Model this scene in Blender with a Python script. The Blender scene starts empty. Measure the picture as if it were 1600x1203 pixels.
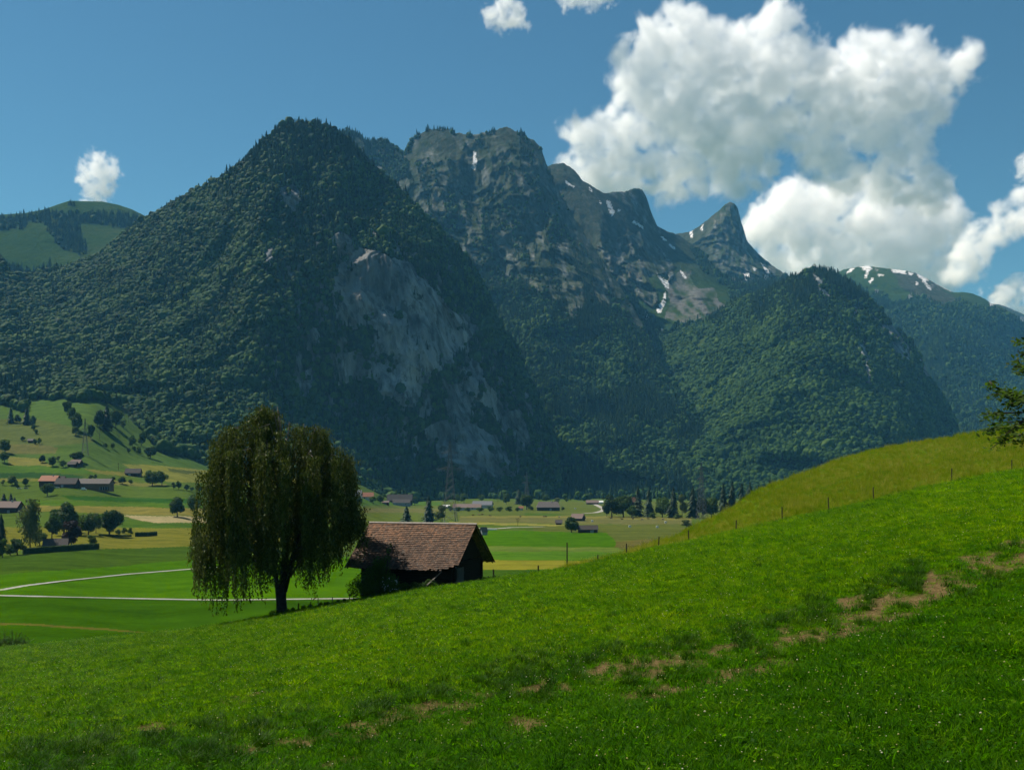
import bpy, bmesh, math, random
import numpy as np
from mathutils import Vector, Matrix

sc = bpy.context.scene
# ------------------------------------------------------------------ camera, sky, sun, exposure
HY = 750.0            # horizon row of the 1600 x 1203 photograph
F = 1600 * 35 / 36.0  # focal length in pixels of that photograph
cam_d = bpy.data.cameras.new('camera')
cam_d.lens = 35; cam_d.sensor_width = 36; cam_d.clip_start = 0.1; cam_d.clip_end = 60000
cam_d.shift_y = (HY - 601.5) / 1600.0
cam = bpy.data.objects.new('camera', cam_d)
cam.rotation_euler = (math.radians(90), 0, 0)
sc.collection.objects.link(cam)
sc.camera = cam

SUN_DIR = Vector((-0.84, 0.52, 1.33)).normalized()      # towards the sun: high, from the left and behind
SUN_EL = math.asin(SUN_DIR.z); SUN_AZ = math.atan2(SUN_DIR.x, SUN_DIR.y)
world = bpy.data.worlds.new('World'); sc.world = world
world.use_nodes = True
wn = world.node_tree; wn.nodes.clear()
w_out = wn.nodes.new('ShaderNodeOutputWorld'); w_bg = wn.nodes.new('ShaderNodeBackground')
w_sky = wn.nodes.new('ShaderNodeTexSky'); w_sky.sky_type = 'NISHITA'; w_sky.sun_disc = False
w_sky.sun_elevation = SUN_EL; w_sky.sun_rotation = SUN_AZ
w_sky.altitude = 700; w_sky.air_density = 1.0; w_sky.dust_density = 0.2; w_sky.ozone_density = 2.0
w_bg.inputs['Strength'].default_value = 0.047
w_tint = wn.nodes.new('ShaderNodeMix'); w_tint.data_type = 'RGBA'; w_tint.blend_type = 'MULTIPLY'; w_tint.inputs[0].default_value = 1.0
w_tint.inputs[7].default_value = (.55, .95, 1.0, 1)      # the clear teal cast of this day's sky
wn.links.new(w_sky.outputs[0], w_tint.inputs[6]); wn.links.new(w_tint.outputs[2], w_bg.inputs['Color']); wn.links.new(w_bg.outputs[0], w_out.inputs['Surface'])

sun_d = bpy.data.lights.new('sun', 'SUN'); sun_d.energy = 5.0; sun_d.angle = math.radians(0.53)
sun_d.color = (1.0, 0.95, 0.86)
sun = bpy.data.objects.new('sun', sun_d); sun.location = (0, 0, 500)
sun.rotation_euler = SUN_DIR.to_track_quat('Z', 'Y').to_euler()
sc.collection.objects.link(sun)

sc.view_settings.view_transform = 'Standard'; sc.view_settings.look = 'None'
sc.view_settings.exposure = 0.7; sc.view_settings.gamma = 1.0; sc.view_settings.use_curve_mapping = False
sc.render.engine = 'CYCLES'
sc.cycles.use_denoising = True
sc.cycles.max_bounces = 24; sc.cycles.diffuse_bounces = 3; sc.cycles.glossy_bounces = 2
sc.cycles.transmission_bounces = 3; sc.cycles.transparent_max_bounces = 12; sc.cycles.volume_bounces = 24
sc.cycles.caustics_reflective = False; sc.cycles.caustics_refractive = False
sc.cycles.sample_clamp_indirect = 6
sc.cycles.volume_max_steps = 256

# ------------------------------------------------------------------ numeric helpers
RNG = np.random.default_rng(7)

def unproj(px, py, D):
    px, py, D = np.broadcast_arrays(np.asarray(px, float), np.asarray(py, float), np.asarray(D, float))
    return np.stack([(px - 800) / F * D, D, (HY - py) / F * D], -1)

def _hash(ix, iy, iz, seed):
    h = (ix.astype(np.uint32) * np.uint32(374761393) + iy.astype(np.uint32) * np.uint32(668265263)
         + iz.astype(np.uint32) * np.uint32(2147483647 - 1274126177) + np.uint32(seed * 97 + 13))
    h = (h ^ (h >> np.uint32(13))) * np.uint32(1274126177)
    h = h ^ (h >> np.uint32(16))
    return (h & np.uint32(0xffff)).astype(np.float32) / 32767.5 - 1.0

def vnoise(p, seed=0):
    p = np.asarray(p, np.float32); sh = p.shape[:-1]; p = p.reshape(-1, 3)
    i = np.floor(p); f = p - i; i = i.astype(np.int64); f = f * f * (3 - 2 * f)
    out = 0
    for dx in (0, 1):
        wx = f[:, 0] if dx else 1 - f[:, 0]
        for dy in (0, 1):
            wy = f[:, 1] if dy else 1 - f[:, 1]
            for dz in (0, 1):
                wz = f[:, 2] if dz else 1 - f[:, 2]
                out = out + wx * wy * wz * _hash(i[:, 0] + dx, i[:, 1] + dy, i[:, 2] + dz, seed)
    return out.reshape(sh)

def fbm(p, octaves=4, seed=0, ridged=False, gain=.5):
    p = np.asarray(p, np.float32); a = 1.0; s = 0; t = 0
    for k in range(octaves):
        n = vnoise(p * (2.03 ** k) + 17.3 * k, seed + k)
        if ridged: n = 1 - 2 * np.abs(n)
        s = s + a * n; t += a; a *= gain
    return s / t

def N2(px, py, scale, octaves=3, seed=0):
    px, py = np.broadcast_arrays(px, py)
    return fbm(np.stack([px / scale, py / scale, np.zeros_like(px, dtype=float)], -1), octaves, seed)

class TPS:
    """thin-plate surface through (px, py, value) control points"""
    def __init__(self, pts):
        p = np.array(pts, float); self.c = p[:, :2] / 500.0; n = len(p)
        K = self.k(self.c, self.c); P = np.c_[np.ones(n), self.c]
        A = np.zeros((n + 3, n + 3)); A[:n, :n] = K + 1e-6 * np.eye(n); A[:n, n:] = P; A[n:, :n] = P.T
        self.w = np.linalg.solve(A, np.r_[p[:, 2], 0, 0, 0])
    @staticmethod
    def k(a, b):
        r2 = ((a[:, None, :] - b[None]) ** 2).sum(-1)
        return np.where(r2 > 1e-12, r2 * np.log(np.maximum(r2, 1e-12)), 0)
    def __call__(self, px, py):
        px, py = np.broadcast_arrays(np.asarray(px, float), np.asarray(py, float)); sh = px.shape
        q = np.stack([px.ravel(), py.ravel()], -1) / 500.0; out = np.empty(len(q))
        for a in range(0, len(q), 100000):
            b = q[a:a + 100000]
            out[a:a + 100000] = self.k(b, self.c) @ self.w[:-3] + self.w[-3] + b @ self.w[-2:]
        return out.reshape(sh)

def curve(pts):
    p = np.array(sorted(pts), float)
    return lambda x: np.interp(x, p[:, 0], p[:, 1])

def inpoly(px, py, poly):
    px, py = np.broadcast_arrays(px, py)
    r = np.zeros(px.shape, bool); n = len(poly)
    for i in range(n):
        x1, y1 = poly[i]; x2, y2 = poly[(i + 1) % n]
        if y1 == y2: continue
        c = ((y1 > py) != (y2 > py)) & (px < (x2 - x1) * (py - y1) / (y2 - y1) + x1)
        r ^= c
    return r

# ------------------------------------------------------------------ mesh helpers
COL = sc.collection

def tag(o, label=None, cat=None, group=None, kind=None):
    if label: o['label'] = label
    if cat: o['category'] = cat
    if group: o['group'] = group
    if kind: o['kind'] = kind
    return o

def link(o, parent=None):
    COL.objects.link(o)
    if parent is not None: o.parent = parent
    return o

def empty(name, loc=(0, 0, 0), rz=0.0, scale=(1, 1, 1)):
    o = bpy.data.objects.new(name, None); o.location = loc; o.rotation_euler = (0, 0, rz); o.scale = scale
    o.empty_display_size = 0.5
    COL.objects.link(o); return o

def np_mesh(name, V, Fc, mats=(), midx=None, smooth=False):
    """mesh from numpy verts and a (n,3) or (n,4) face array"""
    me = bpy.data.meshes.new(name); V = np.asarray(V, np.float32).reshape(-1, 3); Fc = np.asarray(Fc, np.int32)
    n, k = Fc.shape
    me.vertices.add(len(V)); me.vertices.foreach_set('co', V.ravel())
    me.loops.add(n * k); me.loops.foreach_set('vertex_index', Fc.ravel())
    me.polygons.add(n); me.polygons.foreach_set('loop_start', np.arange(n, dtype=np.int32) * k)
    me.polygons.foreach_set('loop_total', np.full(n, k, np.int32))
    for m in mats: me.materials.append(m)
    if midx is not None: me.polygons.foreach_set('material_index', np.asarray(midx, np.int32))
    me.polygons.foreach_set('use_smooth', np.full(n, smooth, bool))
    me.update(calc_edges=True); me.validate(); return me

def obj(name, me, parent=None, linked=True):
    o = bpy.data.objects.new(name, me)
    if linked: link(o, parent)
    return o

def grid_faces(R, C):
    i = np.arange(R * C).reshape(R, C)
    return np.stack([i[:-1, :-1], i[:-1, 1:], i[1:, 1:], i[1:, :-1]], -1).reshape(-1, 4)

def set_attr(me, name, a, typ='FLOAT'):
    at = me.attributes.new(name, typ, 'POINT'); a = np.asarray(a, np.float32)
    if typ == 'FLOAT': at.data.foreach_set('value', a.ravel())
    elif typ == 'FLOAT_COLOR':
        a = a.reshape(-1, a.shape[-1])
        if a.shape[1] == 3: a = np.c_[a, np.ones(len(a), np.float32)]
        at.data.foreach_set('color', np.ascontiguousarray(a, np.float32).ravel())
    elif typ == 'FLOAT_VECTOR': at.data.foreach_set('vector', a.ravel())
    elif typ == 'INT': at.data.foreach_set('value', a.astype(np.int32).ravel())

def grid_obj(name, P, mat, attrs=None, cols=None, flip=False):
    R, C = P.shape[:2]; fc = grid_faces(R, C)
    if flip: fc = fc[:, ::-1]
    me = np_mesh(name, P, fc, [mat], smooth=True)
    for k, a in (attrs or {}).items(): set_attr(me, k, a)
    for k, a in (cols or {}).items(): set_attr(me, k, a, 'FLOAT_COLOR')
    return obj(name, me)

def sample_grid(P, dens, rng, nmax=None):
    """random points on a grid surface; dens is per square metre at the vertices"""
    A, B, Cc, Dd = P[:-1, :-1], P[:-1, 1:], P[1:, 1:], P[1:, :-1]
    ar = 0.5 * np.linalg.norm(np.cross(Cc - A, Dd - B), axis=-1)
    dm = 0.25 * (dens[:-1, :-1] + dens[:-1, 1:] + dens[1:, 1:] + dens[1:, :-1])
    lam = (ar * dm).ravel(); n = rng.poisson(lam)
    idx = np.repeat(np.arange(len(n)), n)
    if nmax and len(idx) > nmax: idx = rng.choice(idx, nmax, replace=False)
    u = rng.random(len(idx)); v = rng.random(len(idx)); r, c = np.divmod(idx, P.shape[1] - 1)
    def bl(X):
        s = (lambda w: w[:, None]) if X.ndim == 3 else (lambda w: w)
        return (X[r, c] * s((1 - u) * (1 - v)) + X[r, c + 1] * s(u * (1 - v)) + X[r + 1, c + 1] * s(u * v) + X[r + 1, c] * s((1 - u) * v))
    return bl(P), bl

class MB:
    """collects boxes, bars, tubes and polygons with a material index, links them as ONE mesh"""
    def __init__(s): s.v = []; s.f = []; s.m = []
    def add(s, V, Fs, m=0):
        b = len(s.v); s.v += [tuple(map(float, p)) for p in V]
        for f in Fs: s.f.append([b + i for i in f]); s.m.append(m)
    def poly(s, pts, m=0): s.add(pts, [list(range(len(pts)))], m)
    def box(s, lo, hi, m=0, M=None):
        x0, y0, z0 = lo; x1, y1, z1 = hi
        V = [(x0, y0, z0), (x1, y0, z0), (x1, y1, z0), (x0, y1, z0), (x0, y0, z1), (x1, y0, z1), (x1, y1, z1), (x0, y1, z1)]
        if M is not None: V = [M @ Vector(p) for p in V]
        s.add(V, [(0, 3, 2, 1), (4, 5, 6, 7), (0, 1, 5, 4), (1, 2, 6, 5), (2, 3, 7, 6), (3, 0, 4, 7)], m)
    def prism(s, poly, vec, m=0):
        """poly: 3-D outline, extruded along vec"""
        n = len(poly); vec = Vector(vec); V = [Vector(p) for p in poly] + [Vector(p) + vec for p in poly]
        s.add(V, [list(range(n))[::-1], list(range(n, 2 * n))] + [(i, (i + 1) % n, n + (i + 1) % n, n + i) for i in range(n)], m)
    def tube(s, pts, rad, n=6, m=0, cap=True):
        pts = [Vector(p) for p in pts]; k = len(pts)
        if not hasattr(rad, '__len__'): rad = [rad] * k
        V = []; Fs = []
        for i, p in enumerate(pts):
            d = (pts[min(i + 1, k - 1)] - pts[max(i - 1, 0)]).normalized()
            a = d.cross(Vector((0.31, 0.17, 0.93)) if abs(d.z) < .9 else Vector((1, .1, 0))).normalized(); b = d.cross(a)
            for j in range(n):
                t = 2 * math.pi * j / n; V.append(p + (a * math.cos(t) + b * math.sin(t)) * rad[i])
        for i in range(k - 1):
            for j in range(n):
                Fs.append((i * n + j, i * n + (j + 1) % n, (i + 1) * n + (j + 1) % n, (i + 1) * n + j))
        if cap: Fs.append(list(range(n))[::-1]); Fs.append([(k - 1) * n + j for j in range(n)])
        s.add(V, Fs, m)
    def mesh(s, name, mats, smooth=False):
        me = bpy.data.meshes.new(name); me.from_pydata(s.v, [], s.f)
        for m in (mats if isinstance(mats, (list, tuple)) else [mats]): me.materials.append(m)
        me.polygons.foreach_set('material_index', np.array(s.m, np.int32))
        me.polygons.foreach_set('use_smooth', np.full(len(s.f), smooth, bool)); me.update(); return me
    def build(s, name, mats, parent=None, smooth=False, linked=True):
        return obj(name, s.mesh(name, mats, smooth), parent, linked)

# ------------------------------------------------------------------ materials
class NT:
    def __init__(s, name):
        s.m = bpy.data.materials.new(name); s.m.use_nodes = True; s.t = s.m.node_tree; s.t.nodes.clear()
        s.out = s.t.nodes.new('ShaderNodeOutputMaterial')
    def n(s, typ, ins=None, **props):
        nd = s.t.nodes.new('ShaderNode' + typ)
        for k, v in props.items(): setattr(nd, k, v)
        for k, v in (ins or {}).items(): s.put(nd.inputs[k], v)
        return nd
    def put(s, sock, v):
        if isinstance(v, bpy.types.NodeSocket): s.t.links.new(v, sock)
        elif isinstance(v, bpy.types.Node): s.t.links.new(v.outputs[0], sock)
        else:
            if sock.type == 'RGBA' and len(v) == 3: v = (*v, 1)
            sock.default_value = v
    def noise(s, vec, scale, detail=4, rough=.55, dist=0.0):
        return s.n('TexNoise', {'Vector': vec, 'Scale': scale, 'Detail': detail, 'Roughness': rough, 'Distortion': dist}).outputs[0]
    def mapr(s, v, a, b, c=0., d=1.):
        return s.n('MapRange', {0: v, 1: a, 2: b, 3: c, 4: d}).outputs[0]
    def mix(s, f, a, b, blend='MIX'):
        nd = s.n('Mix', data_type='RGBA', blend_type=blend)
        s.put(nd.inputs[0], f); s.put(nd.inputs[6], a); s.put(nd.inputs[7], b); return nd.outputs[2]
    def math(s, op, a, b=0.0):
        nd = s.n('Math', operation=op); s.put(nd.inputs[0], a); s.put(nd.inputs[1], b); return nd.outputs[0]
    def attr(s, name, out='Fac'): return s.n('Attribute', attribute_name=name).outputs[out]
    def pos(s, sx=1, sy=1, sz=1):
        g = s.n('NewGeometry').outputs['Position']
        return s.n('Mapping', {'Vector': g, 'Scale': (sx, sy, sz)}).outputs[0]
    def objpos(s, sx=1, sy=1, sz=1):
        g = s.n('TexCoord').outputs['Object']
        return s.n('Mapping', {'Vector': g, 'Scale': (sx, sy, sz)}).outputs[0]
    def ramp(s, f, stops):
        nd = s.n('ValToRGB'); s.put(nd.inputs[0], f); e = nd.color_ramp.elements
        while len(e) < len(stops): e.new(0.5)
        for el, (p, c) in zip(e, stops): el.position = p; el.color = (*c, 1)
        return nd.outputs[0]
    def surf(s, col, rough=.85, spec=.2, bump=None, bdist=.1, bstr=1., trans=0.0, tcol=None, metal=0.):
        b = s.n('BsdfPrincipled'); s.put(b.inputs['Base Color'], col); s.put(b.inputs['Roughness'], rough)
        b.inputs['Specular IOR Level'].default_value = spec; b.inputs['Metallic'].default_value = metal
        if bump is not None:
            bp = s.n('Bump', {'Height': bump, 'Distance': bdist, 'Strength': bstr}); s.t.links.new(bp.outputs[0], b.inputs['Normal'])
        sh = b.outputs[0]
        if trans:
            tr = s.n('BsdfTranslucent'); s.put(tr.inputs[0], tcol if tcol is not None else col)
            mx = s.n('MixShader', {0: trans, 1: sh, 2: tr.outputs[0]}); sh = mx.outputs[0]
        s.t.links.new(sh, s.out.inputs['Surface']); return s.m

def mat_plain(name, c1, c2=None, scale=2.0, rough=.8, spec=.2, bump=.0, metal=0., stretch=(1, 1, 1)):
    t = NT(name); c2 = c2 or tuple(x * .7 for x in c1)
    n = t.noise(t.objpos(*stretch), scale, 6)
    return t.surf(t.mix(t.mapr(n, .3, .7), c1, c2), rough, spec, n if bump else None, bump or .1, metal=metal)

def mat_leaf(name, stops, trans=.35, tgain=(1.5, 1.6, .8), ns=.02, spec=.15, rnd=.6):
    """foliage: colour varies from plant to plant and in patches"""
    t = NT(name)
    r = t.n('ObjectInfo').outputs['Random']
    n = t.noise(t.pos(), ns, 3); n2 = t.noise(t.pos(), ns * 23, 3)
    f = t.math('ADD', t.math('MULTIPLY', r, rnd), t.math('ADD', t.math('MULTIPLY', n, .9 - rnd * .5), t.math('MULTIPLY', t.math('SUBTRACT', n2, .5), .5)))
    f = t.mapr(f, .15, 1.1)
    c = t.ramp(f, stops)
    tc = t.mix(1.0, c, tgain, 'MULTIPLY')
    return t.surf(c, .7, spec, trans=trans, tcol=tc)
# ------------------------------------------------------------------ terrain materials
def make_mountain_mat():
    t = NT('mountain_rock_and_soil')
    p = t.pos(.022, .022, .0045); p2 = t.pos(.004, .004, .004); p3 = t.pos(.05, .05, .022)
    streak = t.noise(p, 1.0, 8, .62, .4); big = t.noise(p2, 1.0, 5); fine = t.noise(p3, 1.0, 6, .65)
    rock = t.ramp(streak, [(.3, (.035, .040, .044)), (.44, (.12, .128, .134)), (.56, (.23, .238, .24)), (.72, (.37, .375, .37))])
    rock = t.mix(t.mapr(big, .52, .7, 0, .55), rock, (.19, .17, .14))
    rock = t.mix(t.mapr(fine, .5, .62, 0, .75), rock, (.022, .028, .018))
    soil = t.ramp(fine, [(.3, (.012, .022, .008)), (.7, (.035, .05, .018))])
    grass = t.ramp(t.math('ADD', t.math('MULTIPLY', fine, .5), t.math('MULTIPLY', big, .5)),
                   [(.35, (.014, .034, .007)), (.5, (.025, .048, .010)), (.65, (.040, .058, .016))])
    alp = t.ramp(fine, [(.3, (.022, .030, .017)), (.5, (.040, .047, .031)), (.7, (.078, .081, .070))])
    scree = t.ramp(fine, [(.3, (.075, .075, .072)), (.7, (.15, .146, .14))])
    c = t.mix(t.attr('grass'), soil, grass)
    c = t.mix(t.attr('alp'), c, alp)
    c = t.mix(t.attr('scree'), c, scree)
    c = t.mix(t.attr('rock'), c, rock)
    c = t.mix(t.math('MULTIPLY', t.attr('snow'), t.mapr(fine, .36, .5)), c, (.62, .62, .63))
    return t.surf(c, 1.0, .0, bump=t.math('ADD', streak, t.math('MULTIPLY', fine, .5)), bdist=12.0, bstr=1.0)
MAT_MTN = make_mountain_mat()

def make_valley_mat():
    t = NT('valley_meadows'); base = t.attr('field', 'Color')
    n1 = t.noise(t.pos(.12, .12, .12), 1.0, 6, .65); n2 = t.noise(t.pos(.009, .05, .02), 1.0, 5, .6); n3 = t.noise(t.pos(.9, .9, .9), 1.0, 4)
    f = t.math('ADD', t.math('MULTIPLY', n1, .4), t.math('ADD', t.math('MULTIPLY', n2, .4), t.math('MULTIPLY', n3, .2)))
    c = t.mix(1.0, base, t.ramp(f, [(.34, (.55, .6, .5)), (.5, (1, 1, 1)), (.66, (1.45, 1.32, 1.3))]), 'MULTIPLY')
    return t.surf(c, 1.0, .0, bump=n3, bdist=.25, bstr=.5)
MAT_VALLEY = make_valley_mat()

# ------------------------------------------------------------------ the valley floor and the pasture slope on the left (one sheet)
VZ = -36.0
TOP = curve([(-400, 618), (-200, 620), (0, 632), (35, 642), (48, 625), (105, 622), (112, 628), (160, 625), (205, 638), (228, 680), (255, 706), (320, 722), (400, 733),
             (480, 738), (530, 739), (545, 746), (570, 757), (600, 774), (625, 778), (720, 779), (2200, 779)])
_vc = [(x, y, (y - HY) / (-VZ * F)) for x in (-300, 50, 400, 800, 1200, 1700, 2200) for y in (850, 900, 1000, 1200)]
_vc += [(x, 815, (815 - HY) / (-VZ * F)) for x in (350, 600, 800, 1000, 1200, 1700, 2200)]
_vc += [(x, 785, 1 / 1600.) for x in (620, 700, 850, 1000, 1200, 1700, 2200)]
_vc += [(0, 810, 1 / 780.), (200, 810, 1 / 800.), (100, 768, 1 / 930.), (-300, 768, 1 / 900.), (300, 770, 1 / 1010.), (0, 735, 1 / 1040.), (200, 735, 1 / 1130.), (-300, 735, 1 / 1000.),
        (60, 690, 1 / 1190.), (250, 715, 1 / 1300.), (60, 650, 1 / 1340.), (150, 625, 1 / 1480.), (-200, 625, 1 / 1400.), (330, 735, 1 / 1420.), (540, 750, 1 / 1500.), (480, 745, 1 / 1480.)]
V_INV = TPS(_vc)
def valley_D(px, py): return 1 / np.clip(V_INV(px, py), 1 / 2600., 1)
def at(px, py):
    """a point of the valley sheet"""
    return Vector(unproj(px, py, valley_D(px, py)).tolist())

G_MEADOW = (.046, .074, .011); G_PAST = (.046, .080, .016); G_YEL = (.108, .112, .022); G_BRIGHT = (.038, .085, .004); G_DARK = (.018, .045, .011)
G_OLIVE = (.086, .09, .014); G_STRAW = (.20, .17, .085); G_BROWN = (.078, .080, .026); G_LUSH = (.032, .084, .0005); G_LOW = (.020, .056, .0005)
FIELDS = [
    ([(-400, 560), (400, 560), (400, 735), (-400, 735)], G_PAST),
    ([(-400, 650), (60, 655), (120, 668), (150, 690), (60, 700), (-400, 700)], (.09, .118, .042)),
    ([(-400, 690), (60, 694), (90, 700), (84, 709), (-400, 707)], G_BROWN),
    ([(14, 713), (62, 717), (78, 729), (14, 728)], (.16, .165, .05)),
    ([(-400, 724), (60, 728), (200, 736), (190, 743), (100, 739), (-400, 736)], (.06, .125, .02)),
    ([(-400, 736), (70, 739), (118, 742), (138, 747), (100, 748), (-400, 746)], G_DARK),
    ([(-400, 746), (60, 748), (64, 752), (-400, 752)], G_YEL),
    ([(132, 733), (195, 737), (235, 740), (230, 746), (150, 740)], (.15, .155, .045)),
    ([(195, 724), (255, 728), (340, 752), (340, 757), (262, 753), (222, 740)], G_YEL),
    ([(262, 732), (310, 737), (290, 741), (265, 736)], (.07, .09, .03)),
    ([(130, 747), (262, 757), (255, 761), (130, 755)], (.15, .155, .05)),
    ([(255, 716), (340, 722), (340, 745), (265, 728)], (.06, .115, .028)),
    ([(95, 774), (180, 777), (320, 783), (320, 789), (180, 784), (110, 781)], (.028, .085, .014)),
    ([(-400, 780), (110, 782), (320, 790), (320, 796), (100, 790), (-400, 788)], (.06, .12, .014)),
    ([(-400, 790), (100, 790), (320, 797), (320, 808), (190, 804), (100, 799), (-400, 797)], (.165, .155, .045)),
    ([(187, 805), (320, 809), (320, 819), (240, 816), (210, 811)], G_STRAW),
    ([(187, 811), (240, 817), (320, 820), (320, 830), (190, 826)], (.055, .11, .016)),
    ([(-400, 820), (320, 827), (320, 848), (155, 858), (-400, 862)], (.135, .14, .026)),
    ([(-400, 866), (0, 868), (155, 858), (320, 847), (330, 872), (160, 886), (0, 897), (-400, 905)], (.042, .085, .01)),
    ([(-400, 905), (0, 897), (160, 886), (330, 872), (700, 868), (700, 934), (345, 938), (0, 930), (-400, 925)], G_LUSH),
    ([(-400, 925), (0, 930), (345, 938), (900, 935), (1200, 1300), (-400, 1300)], G_LOW),
    ([(-40, 972), (60, 974), (140, 980), (230, 988), (230, 990), (140, 983), (60, 977), (-40, 975)], (.09, .088, .02)),
    # right of the birch
    ([(330, 790), (700, 783), (1300, 783), (1300, 812), (330, 812)], (.085, .115, .03)),
    ([(560, 780), (690, 784), (690, 790), (560, 790)], (.06, .12, .022)),
    ([(565, 794), (690, 795), (690, 801), (565, 801)], G_BROWN),
    ([(560, 803), (650, 804), (650, 818), (560, 818)], (.09, .125, .025)),
    ([(715, 806), (900, 806), (1080, 808), (1080, 812), (900, 809), (715, 809)], (.15, .15, .05)),
    ([(715, 809), (900, 809), (1080, 812), (1080, 819), (900, 819), (715, 815)], G_BROWN),
    ([(700, 815), (820, 818), (960, 822), (960, 824), (820, 821), (700, 819)], (.2, .2, .06)),
    ([(820, 801), (870, 803), (880, 806), (820, 806)], (.06, .11, .02)),
    ([(830, 822), (1060, 818), (1090, 836), (960, 850), (940, 834), (830, 831)], (.085, .108, .028)),
    ([(740, 828), (945, 832), (965, 852), (940, 858), (740, 858)], G_LUSH),
    ([(960, 846), (1080, 838), (1080, 850), (960, 858)], (.1, .095, .032)),
    ([(740, 853), (965, 855), (975, 862), (740, 862)], (.09, .14, .028)),
    ([(740, 861), (975, 862), (975, 877), (740, 875)], (.062, .145, .012)),
    ([(740, 874), (975, 877), (975, 892), (740, 890)], (.165, .17, .022)),
    ([(700, 889), (960, 890), (900, 960), (700, 960)], (.036, .085, .008)),
]
def build_valley():
    cols = np.r_[np.linspace(-400, -20, 60), np.arange(-18, 1240, 1.5), np.linspace(1245, 2200, 60)]
    R1 = 300
    t = np.linspace(0, 1, R1)[:, None]
    top = TOP(cols)[None]
    py = top + (1010 - top) * t
    px = np.broadcast_to(cols, py.shape)
    wpx = px + 5 * N2(px, py, 40, 2, 3) + 0 * py; wpy = py + 1.1 * N2(px, py, 28, 2, 5)
    P = unproj(px, py, valley_D(px, py))
    P[..., 2] += .35 * fbm(P / 26., 3, 9) * np.clip((P[..., 1] - 250) / 500, 0, 1)
    c = np.empty(P.shape, np.float32); c[:] = G_MEADOW
    fields = [([(x + 150 + (y * 7.3) % 40 if 318 <= x <= 342 and y < 872 and min(q[0] for q in poly) < 318 else x, y) for x, y in poly], col) for poly, col in FIELDS]
    named = (G_PAST, G_YEL, G_DARK, G_STRAW, G_BROWN, G_LUSH, G_LOW, G_MEADOW)
    for poly, col in fields: c[inpoly(wpx, wpy, poly)] = col if col in named else tuple(v * k for v, k in zip(col, (.68, .66, .5)))
    # nearer rows hidden by the hill, then the far rows that run on under the mountains to the horizon
    pyn = np.array([1300, 1200, 1150, 1120, 1090, 1060, 1035.])[:, None]
    near = unproj(np.broadcast_to(cols, (7, len(cols))), np.broadcast_to(pyn, (7, len(cols))), valley_D(cols[None], pyn))
    Pt = P[0]
    far = np.stack([np.stack([Pt[:, 0] * k, Pt[:, 1] * k, Pt[:, 2] - 6 - 4 * i], -1) for i, k in enumerate((12, 6, 3, 2, 1.4, 1.15))])
    Pall = np.concatenate([far, P, near[::-1]])
    call = np.concatenate([np.broadcast_to(c[0], (6,) + c[0].shape), c, np.broadcast_to(c[-1], (7,) + c[-1].shape)])
    o = grid_obj('ground', Pall, MAT_VALLEY, cols={'field': call}, flip=True)
    tag(o, kind='structure'); return o
build_valley()

t_ = NT('gravel_track'); n_ = t_.noise(t_.pos(), 1.3, 6)
MAT_PATH = t_.surf(t_.ramp(n_, [(.3, (.17, .165, .145)), (.7, (.3, .285, .255))]), .95, .1)
def strip(name, pix, w, mat, lift=.12):
    pts = []
    for (a, b) in zip(pix[:-1], pix[1:]):
        for k in range(14): pts.append((a[0] + (b[0] - a[0]) * k / 14, a[1] + (b[1] - a[1]) * k / 14))
    pts.append(pix[-1])
    Pp = np.array([list(at(*p)) for p in pts]); T = np.gradient(Pp, axis=0); nrm = np.stack([-T[:, 1], T[:, 0], 0 * T[:, 0]], -1)
    nrm /= np.linalg.norm(nrm, axis=1)[:, None]
    w_ = w / 2 * (1 + .12 * np.sin(np.arange(len(Pp)) * 1.7))[:, None]
    Q = np.stack([Pp + nrm * w_, Pp - nrm * w_]); Q[..., 2] += lift
    o = grid_obj(name, Q, mat, flip=False); tag(o, kind='structure'); return o
strip('path', [(-60, 929), (0, 922), (40, 915), (100, 907.5), (200, 897), (305, 888.5), (430, 880)], 3.2, MAT_PATH)
strip('path', [(-60, 929), (0, 930.5), (150, 934), (300, 937), (345, 937.6), (560, 935)], 2.8, MAT_PATH)
strip('path', [(742, 825), (775, 826), (800, 824), (850, 823)], 5, MAT_PATH)
strip('path', [(912, 802), (930, 801), (942, 798), (944, 795), (930, 788)], 7, MAT_PATH)

# ------------------------------------------------------------------ mountains
def inv_D(ctrl):
    t = TPS([(a, b, math.log(d)) for a, b, d in ctrl]); return lambda px, py: np.exp(t(px, py))

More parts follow.
